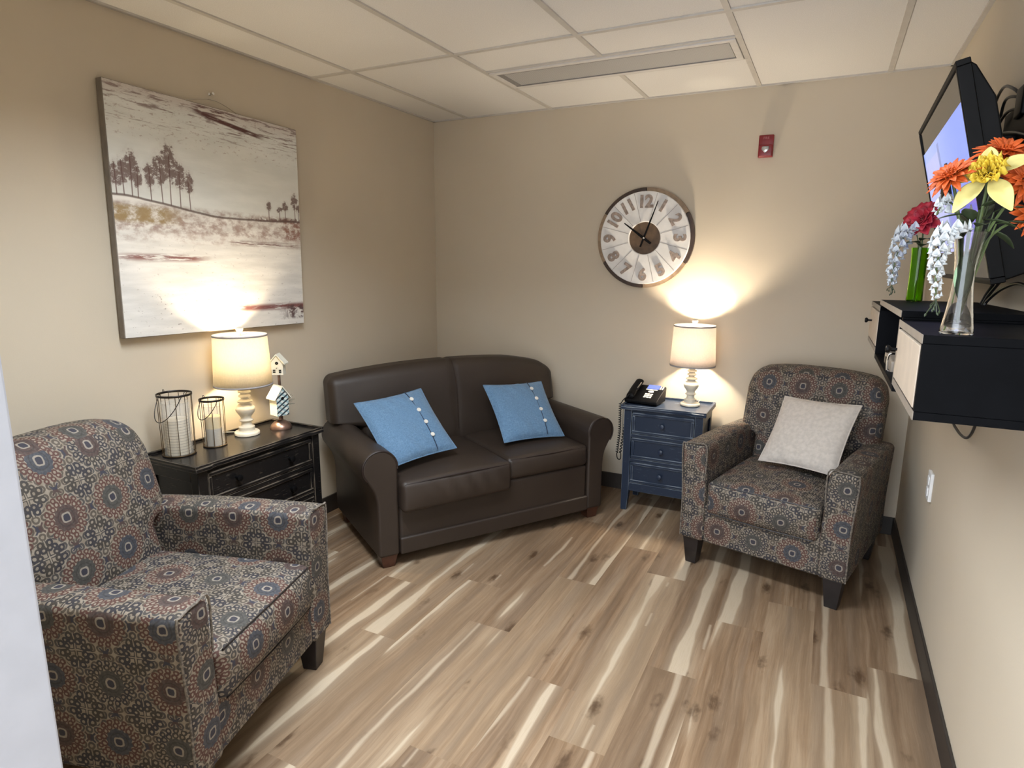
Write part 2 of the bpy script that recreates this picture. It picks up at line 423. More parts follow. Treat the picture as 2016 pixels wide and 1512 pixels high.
    MT['wood_dark'] = plain('dark_rim_wood', (0.045, 0.024, 0.015), .5, .25, 30)
    MT['wood_light'] = plain('light_rim_wood', (0.27, 0.185, 0.115), .5, .2, 30)
    MT['wood_mid'] = plain('brown_hub_wood', (0.105, 0.062, 0.032), .5, .25, 30)
    MT['canvas'] = painting_mat(); MT['canvas_edge'] = plain('canvas_edge', (0.22, 0.19, 0.16), .8)
    MT['screen_glass'] = M('screen_glass', (.015, .015, .017), .07, 0, spec=.8).mat
    def emis(name, c, s, base=(0.02, 0.02, 0.02)):
        m = M(name, base, .15); m.p.inputs['Emission Color'].default_value = (*c, 1); m.p.inputs['Emission Strength'].default_value = s; return m.mat
    MT['bulb'] = emis('lit_bulb', (1, .80, .50), 9, (.8, .8, .8))
    MT['phone_lcd'] = emis('phone_display_lit', (.17, .24, .78), .40)
    MT['pale_key'] = plain('pale_key_plastic', (0.62, 0.60, 0.55), .5, .05)
    m = M('television_picture', (.01, .01, .01), .12, 0, spec=.8); x, y, z = m.xyz(m.coord())
    # local: x along the screen from the near end, z up: sky gradient with a pale building left of centre
    tow = (x-.50-(z-.2)*.10).abs().lt(.022)*z.lt(.42)
    ccol = m.mix(x.ss(.1, .8), (.17, .27, .78), (.30, .40, .86))
    ccol = m.mix(z.ss(.35, .10), ccol, (.15, .14, .52))
    ccol = m.mix(x.gt(.52)*z.lt(.40), ccol, (.38, .42, .74))
    ccol = m.mix(tow, ccol, (.16, .23, .52))
    m.nt.links.new(ccol, m.p.inputs['Emission Color']); m.p.inputs['Emission Strength'].default_value = .33
    MT['tv_picture'] = m.mat
    MT['yellow'] = plain('yellow_corona', (0.62, 0.44, 0.035), .6, .15, 40, Subsurface_Weight=0.0)
    MT['pale_yellow'] = plain('pale_yellow_petal', (0.60, 0.53, 0.19), .6, .08, 40)
    MT['orange'] = plain('orange_petal', (0.52, 0.085, 0.010), .6, .25, 60)
    MT['crimson'] = plain('crimson_petal', (0.33, 0.008, 0.022), .6, .3, 50)
    MT['white_petal'] = plain('white_petal', (0.55, 0.58, 0.60), .6, .08, 50)
    MT['leaf'] = plain('dark_leaf', (0.030, 0.045, 0.018), .5, .4, 30)
    MT['leaf_pale'] = plain('pale_green_leaf', (0.26, 0.40, 0.24), .6, .15, 40)
    MT['stem'] = plain('green_stem', (0.075, 0.11, 0.035), .5, .3, 30)
    MT['cord_white'] = plain('pale_cord', (0.38, 0.36, 0.30), .5)
build_mats()

# ------------------------------------------------------------------ mesh helpers
def box(bm, x0, x1, y0, y1, z0, z1):
    vs = [bm.verts.new((x, y, z)) for x in (x0, x1) for y in (y0, y1) for z in (z0, z1)]
    for f in ((0, 1, 3, 2), (4, 6, 7, 5), (0, 4, 5, 1), (2, 3, 7, 6), (0, 2, 6, 4), (1, 5, 7, 3)):
        bm.faces.new([vs[i] for i in f])
    return vs
def B(*bs):
    bm = bmesh.new()
    for b in bs: box(bm, *b)
    return bm
def prism(bm, pts, axis, a, b):
    """extrude the closed polygon pts (2D) between a and b along axis"""
    def mk(p, t):
        if axis == 'y': return (p[0], t, p[1])
        if axis == 'x': return (t, p[0], p[1])
        return (p[0], p[1], t)
    A = [bm.verts.new(mk(p, a)) for p in pts]; Bv = [bm.verts.new(mk(p, b)) for p in pts]
    n = len(pts)
    bm.faces.new(A); bm.faces.new(Bv[::-1])
    for i in range(n): bm.faces.new((A[i], A[(i+1) % n], Bv[(i+1) % n], Bv[i]))
def lathe(bm, prof, seg=32, c=(0, 0, 0), cap=True):
    rings = []
    for r, z in prof:
        rings.append([bm.verts.new((c[0]+r*cos(2*pi*i/seg), c[1]+r*sin(2*pi*i/seg), c[2]+z)) for i in range(seg)])
    for a, b in zip(rings, rings[1:]):
        for i in range(seg): bm.faces.new((a[i], a[(i+1) % seg], b[(i+1) % seg], b[i]))
    if cap:
        bm.faces.new(rings[0][::-1]); bm.faces.new(rings[-1])
    return rings
def smooth_path(pts, n=6):
    P_ = [Vector(p) for p in pts]; out = []
    for i in range(len(P_)-1):
        p0 = P_[max(i-1, 0)]; p1 = P_[i]; p2 = P_[i+1]; p3 = P_[min(i+2, len(P_)-1)]
        for k in range(n):
            t = k/n
            out.append(0.5*((2*p1)+(p2-p0)*t+(2*p0-5*p1+4*p2-p3)*t*t+(3*p1-p0-3*p2+p3)*t**3))
    out.append(P_[-1]); return out
def tube(bm, pts, r, seg=8, closed=False, cap=True):
    P_ = [Vector(p) for p in pts]; n = len(P_); rings = []
    up = Vector((0, 0, 1)); prev = None
    for i, p in enumerate(P_):
        if closed: t = P_[(i+1) % n]-P_[i-1]
        else: t = P_[min(i+1, n-1)]-P_[max(i-1, 0)]
        t.normalize()
        if prev is None:
            s = t.cross(up)
            if s.length < 1e-3: s = t.cross(Vector((1, 0, 0)))
        else: s = prev-t*prev.dot(t)
        s.normalize(); prev = s; w = t.cross(s)
        rr = r[i] if isinstance(r, (list, tuple)) else r
        rings.append([bm.verts.new(p+s*rr*cos(2*pi*k/seg)+w*rr*sin(2*pi*k/seg)) for k in range(seg)])
    m = n if closed else n-1
    for i in range(m):
        a, b = rings[i], rings[(i+1) % n]
        for k in range(seg): bm.faces.new((a[k], a[(k+1) % seg], b[(k+1) % seg], b[k]))
    if cap and not closed:
        bm.faces.new(rings[0][::-1]); bm.faces.new(rings[-1])
def torus(bm, c, R, r, seg=40, s2=8, axis='z'):
    pts = []
    for i in range(seg):
        a = 2*pi*i/seg
        d = {'z': (cos(a)*R, sin(a)*R, 0), 'y': (cos(a)*R, 0, sin(a)*R), 'x': (0, cos(a)*R, sin(a)*R)}[axis]
        pts.append((c[0]+d[0], c[1]+d[1], c[2]+d[2]))
    tube(bm, pts, r, s2, closed=True)
def rbox(bm, x0, x1, y0, y1, z0, z1, r=.03, n=8, k=4, fn=None):
    """rounded box on a dense grid; fn(p, (a,b,c)) moves each point, a..c in -1..1"""
    c = Vector(((x0+x1)/2, (y0+y1)/2, (z0+z1)/2)); h = Vector(((x1-x0)/2, (y1-y0)/2, (z1-z0)/2))
    r = min(r, h.x*.999, h.y*.999, h.z*.999)
    def ax(hh):
        e = [hh-r+r*math.tan(pi/4*i/k) for i in range(k+1)]
        mid = [-(hh-r)+2*(hh-r)*i/n for i in range(1, n)] if hh-r > 1e-4 else []
        return [-v for v in e[::-1]]+mid+e
    A = [ax(h[i]) for i in range(3)]
    cache = {}
    def V(i, j, l):
        key = (i, j, l)
        if key in cache: return cache[key]
        p = Vector((A[0][i], A[1][j], A[2][l]))
        q = Vector([max(-(h[d]-r), min(h[d]-r, p[d])) for d in range(3)])
        dlt = p-q
        if dlt.length > 1e-9: p = q+dlt.normalized()*r
        a = Vector([p[d]/h[d] for d in range(3)]); w = p+c
        if fn: w = fn(w, a)
        cache[key] = bm.verts.new(w); return cache[key]
    L = [len(a)-1 for a in A]
    for i in range(L[0]):
        for j in range(L[1]):
            bm.faces.new((V(i, j, 0), V(i, j+1, 0), V(i+1, j+1, 0), V(i+1, j, 0)))
            bm.faces.new((V(i, j, L[2]), V(i+1, j, L[2]), V(i+1, j+1, L[2]), V(i, j+1, L[2])))
    for i in range(L[0]):
        for l in range(L[2]):
            bm.faces.new((V(i, 0, l), V(i+1, 0, l), V(i+1, 0, l+1), V(i, 0, l+1)))
            bm.faces.new((V(i, L[1], l), V(i, L[1], l+1), V(i+1, L[1], l+1), V(i+1, L[1], l)))
    for j in range(L[1]):
        for l in range(L[2]):
            bm.faces.new((V(0, j, l), V(0, j, l+1), V(0, j+1, l+1), V(0, j+1, l)))
            bm.faces.new((V(L[0], j, l), V(L[0], j+1, l), V(L[0], j+1, l+1), V(L[0], j, l+1)))
def boxuv(bm, off=(0, 0), rot=0.0):
    uv = bm.loops.layers.uv.new('uv'); bm.normal_update()
    for f in bm.faces:
        n = f.normal; ax = max(range(3), key=lambda i: abs(n[i]))
        for l in f.loops:
            p = l.vert.co
            a, b = ((p.y, p.z), (p.x, p.z), (p.x, p.y))[ax]
            l[uv].uv = (a+off[0], b+off[1])
def petal(bm, base, direction, L, Wd, curl=.2, up=Vector((0, 0, 1)), n=5, cup=.15, twist=0.0):
    """a leaf or petal blade with thickness given later by a solidify modifier"""
    d = Vector(direction).normalized(); s = d.cross(up)
    if s.length < 1e-3: s = d.cross(Vector((1, 0, 0)))
    s.normalize(); w = s.cross(d); rows = []
    for i in range(n+1):
        t = i/n; wd = Wd*(sin(pi*min(1, t*.92+.06))**.7)*(.55+.45*sin(pi*t*.9))
        cpt = Vector(base)+d*L*t-w*curl*L*t*t
        if i == n: wd = Wd*.08
        rows.append([bm.verts.new(cpt+s*wd*k*.5+w*cup*wd*(abs(k))) for k in (-1, -.5, 0, .5, 1)])
    for a, b in zip(rows, rows[1:]):
        for k in range(4): bm.faces.new((a[k], a[k+1], b[k+1], b[k]))

def obj(name, bm, mat, parent=None, smooth=True, bevel=0.0, seg=2, thick=0.0, sub=0, angle=40):
    bmesh.ops.recalc_face_normals(bm, faces=bm.faces[:])
    me = bpy.data.meshes.new(name); bm.to_mesh(me); bm.free()
    me.materials.append(MT[mat] if isinstance(mat, str) else mat)
    if smooth:
        me.polygons.foreach_set('use_smooth', [True]*len(me.polygons))
        me.update()
        if not bevel and hasattr(me, 'set_sharp_from_angle'): me.set_sharp_from_angle(angle=radians(angle))
    o = bpy.data.objects.new(name, me); COL.objects.link(o)
    if thick:
        md = o.modifiers.new('thickness', 'SOLIDIFY'); md.thickness = thick; md.offset = 0
    if bevel:
        md = o.modifiers.new('bevel', 'BEVEL'); md.width = bevel; md.segments = seg; md.limit_method = 'ANGLE'; md.angle_limit = radians(35)
        md.harden_normals = True
        if mat in ('black_wood', 'blue_wood'):
            me.materials.append(MT[mat.replace('wood', 'worn')]); md.material = 1
    if sub:
        md = o.modifiers.new('subdivision', 'SUBSURF'); md.levels = sub; md.render_levels = sub
    if parent: o.parent = parent
    return o
def tag(o, label, cat, group=None):
    o['label'] = label; o['category'] = cat
    if group: o['group'] = group
    return o
def thing(name, label, cat, loc=(0, 0, 0), rotz=0.0, group=None):
    o = bpy.data.objects.new(name, None); COL.objects.link(o); o.empty_display_size = .1
    o.location = loc; o.rotation_euler = (0, 0, rotz)
    return tag(o, label, cat, group)
def struct(name, bm, mat, **kw):
    o = obj(name, bm, mat, **kw)
    if o.parent is None: o['kind'] = 'structure'
    return o

# ------------------------------------------------------------------ the room
def make_floor():
    w = .183; bm = bmesh.new(); uv = bm.loops.layers.uv.new('uv'); rl = bm.faces.layers.float.new('rnd')
    known = {0: -1.381, 1: -1.58, 2: -1.06, 3: -1.322, 4: -1.746, 5: -1.047, 6: -.815, 7: -1.28, 8: -1.794, 9: -1.503, 10: -2.048, 11: -1.65, 12: -.9, 13: -1.35}
    Lp = 1.19
    rr = random.Random(5)
    for k in range(-1, 18):
        x1 = 2.975-w*k; x0 = x1-w
        j = known.get(k, rr.uniform(-1.2, 0))
        ys = sorted(j+Lp*i for i in range(-8, 4))
        for a, b in zip(ys, ys[1:]):
            a2, b2 = max(a, -4.9), min(b, .1)
            if b2 <= a2: continue
            f = bm.faces.new([bm.verts.new(p) for p in ((x0, a2, 0), (x1, a2, 0), (x1, b2, 0), (x0, b2, 0))])
            f[rl] = rr.random(); ou = rr.randrange(50); ov = rr.uniform(0, 50)
            for l in f.loops: l[uv].uv = (l.vert.co.x-x0+ou, l.vert.co.y+ov)
    o = struct('floor', bm, 'floor', smooth=False)
make_floor()
struct('wall_left', B((-.12, 0, -3.6, .12, 0, H+.1)), 'wall', smooth=False)
struct('wall_back', B((0, W+.12, 0, .12, 0, H+.1)), 'wall', smooth=False)
struct('wall_right', B((W, W+.12, -4.9, 0, 0, H+.1)), 'wall', smooth=False)
struct('wall_front', B((0, 1.60, -3.58, -3.46, 0, H)), 'wall', smooth=False)
struct('ceiling', B((-.1, W+.1, -4.9, .1, H+.004, H+.10)), 'ceil', smooth=False)
d1 = struct('door_1', B((1.585, 1.666, -3.62, -3.45, 0, H)), 'jamb', smooth=False, bevel=.004)
h = .1016
struct('baseboard_left', B((0, .010, -3.45, 0, 0, h)), 'base', smooth=False, bevel=.003)
struct('baseboard_back', B((.010, W-.010, -.010, 0, 0, h)), 'base', smooth=False, bevel=.003)
struct('baseboard_right', B((W-.010, W, -4.9, 0, 0, h)), 'base', smooth=False, bevel=.003)
# ceiling grid
YR, YA, YB = -1.1572, -.855, -.532
gb = bmesh.new(); bw = .012; zz = H-.002
XK = [X1+G*i for i in range(5)]
for i, x in enumerate(XK):
    segs = [(-4.9, 0)] if i not in (2,) else [(-4.9, YA), (YB, 0)]
    for a, b in segs: box(gb, x-bw, x+bw, a, b, zz, zz+.012)
for yy in (YR, YR-1.2192, YR-2*1.2192): box(gb, 0, W, yy-bw, yy+bw, zz-.0006, zz+.012)
for yy in (YA, YB): box(gb, XK[1], XK[3], yy-bw*.6, yy+bw*.6, zz-.0006, zz+.012)
struct('trim_1', gb, 'grid', smooth=False)
tb = bmesh.new()
box(tb, 0, .018, -3.45, 0, H-.004, H+.01); box(tb, 0, W, -.018, 0, H-.004, H+.01); box(tb, W-.018, W, -4.9, 0, H-.004, H+.01)
struct('trim_2', tb, 'grid', smooth=False)
# the unlit troffer
fx = thing('ceiling_light', 'long unlit fluorescent troffer with grey prismatic lens set in the tile ceiling', 'ceiling light', (XK[1], YA, H))
Lx, Ly = XK[3]-XK[1], YB-YA
fb = bmesh.new(); e = .014; t = .030
box(fb, e, Lx-e, e, t+e, -.008, .006); box(fb, e, Lx-e, Ly-t-e, Ly-e, -.008, .006); box(fb, e, t+e, e+t, Ly-t-e, -.008, .006); box(fb, Lx-t-e, Lx-e, e+t, Ly-t-e, -.008, .006)
obj('frame', fb, 'fixture', fx, smooth=False, bevel=.003)
obj('lens', B((t+e+.004, Lx-t-e-.004, t+e+.004, Ly-t-e-.004, -.0035, .002)), 'diffuser', fx, smooth=False)
ib = bmesh.new(); a = t+e
box(ib, a, Lx-a, a, a+.006, -.0075, .001); box(ib, a, Lx-a, Ly-a-.006, Ly-a, -.0075, .001); box(ib, a, a+.03, a+.006, Ly-a-.006, -.0055, .001)
obj('inner_lip', ib, 'fixture_dark', fx, smooth=False)

# ------------------------------------------------------------------ sofa
def superell(v, p=4): return max(0.0, 1-abs(v)**p)
SA = radians(57.3)
def make_sofa():
    t = thing('loveseat', 'dark brown leather two-seat sofa with rolled arms set across the corner', 'sofa', (1.10, -1.07, 0), SA)
    HW = .6735; D = .78
    # base with front rail and lower band
    bm = bmesh.new(); rbox(bm, -.565, .565, .012, D-.04, .066, .335, .02, 10, 3)
    obj('base', bm, 'leather', t)
    bm = bmesh.new(); rbox(bm, -.566, .566, -.004, .05, .064, .150, .010, 10, 3)
    obj('lower_band', bm, 'leather', t)
    # arms
    for s in (-1, 1):
        pts = []
        R_ = .088; cx, cz = .020, .515
        pts.append((.106, .064)); pts.append((.106, .35))
        for i in range(0, 23):
            a = radians(-8+i*(228/22)); pts.append((cx+R_*cos(a), cz+R_*sin(a)))
        pts += [(-.030, .43), (-.014, .40), (-.004, .36), (0, .32), (0, .064)]
        P2 = [((-HW+p[0]) if s < 0 else (HW-p[0]), p[1]) for p in pts]
        bm = bmesh.new(); prism(bm, P2, 'y', .004, D-.03)
        obj('arm', bm, 'leather', t, bevel=.014, seg=3)
        # welt round the arm front
        bm = bmesh.new(); ccx = (-HW+cx) if s < 0 else (HW-cx); tube(bm, [(ccx+(p[0]-ccx)*.955, .0045, cz+(p[1]-cz)*.955 if p[1] > .45 else p[1]) for p in P2[2:-5]], .0040, 6)
        obj('welt', bm, 'leather_dark', t)
    # seat cushions
    def cush(x0, x1, yf, z0, z1, wr):
        bm = bmesh.new()
        def fn(p, a):
            puff = .022*superell(a.x, 3)*superell(a.y, 3)
            if a.z > 0: p.z += puff*a.z
            if a.y < -.2: p.y -= .016*superell(a.x, 6)*superell(a.z, 2)
            if wr and a.y < -.5: p.y += .005*sin(p.x*70+p.z*38)*superell(a.z, 2)*superell(a.x-.2, 2); 
            if wr: p.z -= .010*max(0, -a.y)*(1-a.x)*.5
            return p
        rbox(bm, x0, x1, yf, .60, z0, z1, .026, 22 if wr else 12, 4, fn)
        obj('seat_cushion', bm, 'leather', t)
        bm = bmesh.new(); 
        tube(bm, [(x0+.016, yf+.005, z1-.012-(.01 if wr else 0)), ((x0+x1)/2, yf-.006, z1-.008), (x1-.016, yf+.005, z1-.012)], .003, 6)
        obj('cushion_piping', bm, 'leather_dark', t)
    cush(-.566, .035, -.045, .295, .452, True)
    cush(.040, .564, .006, .330, .452, False)
    # back, pulled out over the arms
    bm = bmesh.new()
    def bfn(p, a):
        zt = p.z
        wide = .565+(.722-.565)*max(0, min(1, (zt-.575)/.03))
        p.x = p.x/.722*wide
        # domed top line, rounder at the right end
        if a.z > 0:
            p.z += (.050*(1-abs(a.x)**2.2)-.035*max(0, a.x-.55)**1.2*2)*a.z
            p.z -= .035*max(0, a.x-.86)/.14*a.z
        p.y += .16*(zt-.42)
        if a.y < 0: p.y -= .030*superell(a.x, 4)*superell(a.z, 3)
        # centre seam
        if a.y < .3: p.y += .006*math.exp(-(p.x/.010)**2)
        if a.z > .8: p.z -= .005*math.exp(-(p.x/.010)**2)
        return p
    rbox(bm, -.722, .722, .535, .700, .40, 0.850, .045, 60, 5, bfn)
    obj('backrest', bm, 'leather', t)
    bm = bmesh.new(); tube(bm, smooth_path([(0, .515, .50), (0, .524, .62), (0, .542, .75), (0, .566, .83), (0, .61, .895), (0, .68, .905)], 6), .0022, 6)
    obj('centre_seam', bm, 'leather_dark', t)
    for sx in (-1, 1):
        for yy in (.055, D-.10):
            bm = bmesh.new(); cx = sx*(HW-.055)
            bot, top = .030, .042
            vs = [bm.verts.new((cx+a*(bot if z == 0 else top), yy+b*(bot if z == 0 else top), z)) for z in (0, .067) for a, b in ((-1, -1), (1, -1), (1, 1), (-1, 1))]
            for f in ((0, 1, 2, 3), (4, 5, 6, 7), (0, 1, 5, 4), (1, 2, 6, 5), (2, 3, 7, 6), (3, 0, 4, 7)): bm.faces.new([vs[i] for i in f])
            obj('foot', bm, 'wood_foot', t, bevel=.003)
make_sofa()

# ------------------------------------------------------------------ patterned armchairs
def make_chair(label, loc, rotz, off):
    t = thing('armchair', label, 'armchair', loc, rotz, 'medallion-patterned armchairs')
    Wc, D, zb = .755, .79, .135
    hw = Wc/2
    bm = bmesh.new(); rbox(bm, -hw+.115, hw-.115, .014, D-.06, zb, .33, .012, 8, 3); boxuv(bm, off)
    obj('base', bm, 'fabric', t)
    for s in (-1, 1):
        bm = bmesh.new()
        def fn(p, a, s=s):
            # arm flares outward to the top and is narrower at the back
            p.x += s*.012*max(0, p.z-.35)/.28
            if a.z > 0: p.z += (.008*(1-a.x*a.x)-.018*max(0, a.y))*1.0
            return p
        x0, x1 = (-hw, -hw+.122) if s < 0 else (hw-.122, hw)
        rbox(bm, x0, x1, 0, D-.05, zb, .615, .022, 8, 4, fn); boxuv(bm, (off[0]+(.06 if s < 0 else -.02), off[1]))
        obj('armrest', bm, 'fabric', t)
        xo = x0 if s < 0 else x1; xi = x1 if s < 0 else x0
        bm = bmesh.new()
        tube(bm, smooth_path([(xo-s*.004, .004, zb+.01), (xo-s*.004, .004, .36), (xo+s*.008, .004, .592), (xo-s*.010, .004, .617), ((xo+xi)/2, .003, .623), (xi+s*.010, .004, .613), (xi+s*.010, .005, .46)], 5), .0034, 6)
        obj('arm_piping', bm, 'welt', t)
    bm = bmesh.new()
    def cfn(p, a):
        if a.z > 0: p.z += .026*superell(a.x, 3)*superell(a.y, 3)*a.z
        if a.y < 0: p.y -= .020*superell(a.x, 4)*superell(a.z, 2)*(-a.y)
        return p
    rbox(bm, -hw+.125, hw-.125, -.004, .66, .285, .450, .030, 14, 4, cfn); boxuv(bm, (off[0]+.05, off[1]+.03))
    obj('seat_cushion', bm, 'fabric', t)
    bm = bmesh.new(); tube(bm, [(-hw+.145, .001, .441), (0, -.003, .444), (hw-.145, .001, .441)], .0028, 6)
    tube(bm, [(-hw+.145, .001, .294), (0, -.003, .291), (hw-.145, .001, .294)], .0028, 6)
    obj('cushion_piping', bm, 'dark_foot', t)
    bm = bmesh.new()
    def bfn(p, a):
        z0 = p.z; f = max(0, min(1, (z0-.565)/.03))
        wide = (hw-.126)+(.335-(hw-.126))*f
        # shoulders: the top corners step in
        sh = max(0, (z0-.80)/.12)
        wide -= .040*min(1, sh)**1.5
        p.x = p.x/.352*wide
        if a.z > 0: p.z += (.030*(1-abs(a.x)**3))*a.z
        p.y += .26*(z0-.42)+ .12*max(0, z0-.80)
        if a.y < 0: p.y -= .035*superell(a.x, 3)*superell(a.z, 2)
        return p
    rbox(bm, -.352, .352, .550, .705, .40, .905, .050, 20, 5, bfn); boxuv(bm, (off[0]+.02, off[1]+.05))
    obj('backrest', bm, 'fabric', t)
    for sx in (-1, 1):
        for yy in (.055, D-.12):
            bm = bmesh.new(); cx = sx*(hw-.055)
            bot, top = .026, .040
            vs = [bm.verts.new((cx+a*(bot if z == 0 else top), yy+b*(bot if z == 0 else top), z)) for z in (0, zb+.002) for a, b in ((-1, -1), (1, -1), (1, 1), (-1, 1))]
            for f in ((0, 1, 2, 3), (4, 5, 6, 7), (0, 1, 5, 4), (1, 2, 6, 5), (2, 3, 7, 6), (3, 0, 4, 7)): bm.faces.new([vs[i] for i in f])
            obj('leg', bm, 'dark_foot', t, bevel=.003)
    return t
# front centre of each chair; local +x is to the right seen from the front, local +y is its back
make_chair('medallion-patterned armchair with a cream pillow in the corner beside the blue nightstand', ((1.975+2.72)/2, (-.86-1.04)/2, 0), radians(-13.8), (.02, -.035))
make_chair('medallion-patterned armchair with an empty seat beside the black chest', ((1.0+1.213)/2, (-2.25-2.965)/2, 0), radians(90+16.4), (.07, .10))

# ------------------------------------------------------------------ pillows
def pillow(name, label, cat, c, X, Nn, size, mat, thick, group=None, buttons=False, flip=False, wr=0.0):
    Xv = Vector(X).normalized(); n = Vector(Nn); n = (n-Xv*n.dot(Xv)).normalized(); Z = Xv.cross(-n)
    t = thing(name, label, cat, c, 0, group)
    t.matrix_world = Matrix(((Xv.x, -n.x, Z.x, c[0]), (Xv.y, -n.y, Z.y, c[1]), (Xv.z, -n.z, Z.z, c[2]), (0, 0, 0, 1)))
    bm = bmesh.new(); N = 26; h = size/2; grid = {}
    def prof(u, v): return (max(0, (1-u*u))*max(0, (1-v*v)))**.42
    rr = random.Random(len(label))
    ph = [rr.uniform(0, 6) for _ in range(4)]
    for side in (-1, 1):
        for i in range(N+1):
            for j in range(N+1):
                u = -1+2*i/N; v = -1+2*j/N
                if side == 1 and (i in (0, N) or j in (0, N)): grid[(side, i, j)] = grid[(-1, i, j)]; continue
                pin = 1-.055*(1-u*u)*(abs(v)**2); pin2 = 1-.055*(1-v*v)*(abs(u)**2)
                y = side*thick/2*prof(u, v)*(1+wr*.06*sin(5*u+ph[0]+3*v))
                y += wr*.004*sin(16*u+9*v+ph[1])*(1-u*u)*(abs(v))
                grid[(side, i, j)] = bm.verts.new((u*h*pin2, y, v*h*pin))
    for side in (-1, 1):
        for i in range(N):
            for j in range(N):
                q_ = [grid[(side, i, j)], grid[(side, i+1, j)], grid[(side, i+1, j+1)], grid[(side, i, j+1)]]
                bm.faces.new(q_ if side == -1 else q_[::-1])
    obj('cover', bm, mat, t)
    bm = bmesh.new(); pts = []
    for k in range(4*N):
        e_, w = divmod(k, N); i, j = ((w, 0), (N, w), (N-w, N), (0, N-w))[e_]
        u = -1+2*i/N; v = -1+2*j/N
        pts.append((u*h*(1-.055*(1-v*v)*(abs(u)**2)), 0, v*h*(1-.055*(1-u*u)*(abs(v)**2))))
    tube(bm, pts, .0035, 6, closed=True); obj('edge_seam', bm, mat, t)
    if buttons:
        xs = .20*size
        def yat(u, v): return -thick/2*prof(u, v)
        bm = bmesh.new()
        pl = [(xs, yat(xs/h, v)-.001, v*h) for v in [-.93+1.86*k/20 for k in range(21)]]
        tube(bm, pl, .0024, 6); obj('placket', bm, 'blue_knob', t)
        for k in range(4):
            v = -.60+1.16*k/3+.06
            y = yat(xs/h, v)
            bm = bmesh.new(); rings = lathe(bm, [(.001, -.004), (.008, -.004), (.0115, -.001), (.0115, .001), (.009, .003), (.004, .0018), (.001, .0016)], 16)
            bmesh.ops.rotate(bm, verts=bm.verts[:], cent=(0, 0, 0), matrix=Matrix.Rotation(pi/2, 3, 'X'))
            bmesh.ops.translate(bm, verts=bm.verts[:], vec=(xs+.004, y-.004, v*h))
            obj('button', bm, 'pale_key', t)
    return t
pillow('throw_pillow', 'blue denim buttoned pillow leaning against the sofa back near the black chest', 'pillow', (.672, -1.312, .640), (.36, .93, .06), (.62, -.28, .74), .40, 'denim', .105, 'blue denim pillows on the sofa', True, wr=1)
pillow('throw_pillow', 'blue denim buttoned pillow on the sofa end nearest the blue nightstand', 'pillow', (1.022, -.655, .622), (.57, .82, -.03), (.58, -.38, .72), .39, 'denim', .105, 'blue denim pillows on the sofa', True, wr=1)
pillow('throw_pillow', 'plain cream square pillow resting on the corner armchair', 'pillow', (2.512, -.545, .652), (.90, -.42, .05), (-.36, -.70, .62), .378, 'cream', .10, None, False, wr=1)

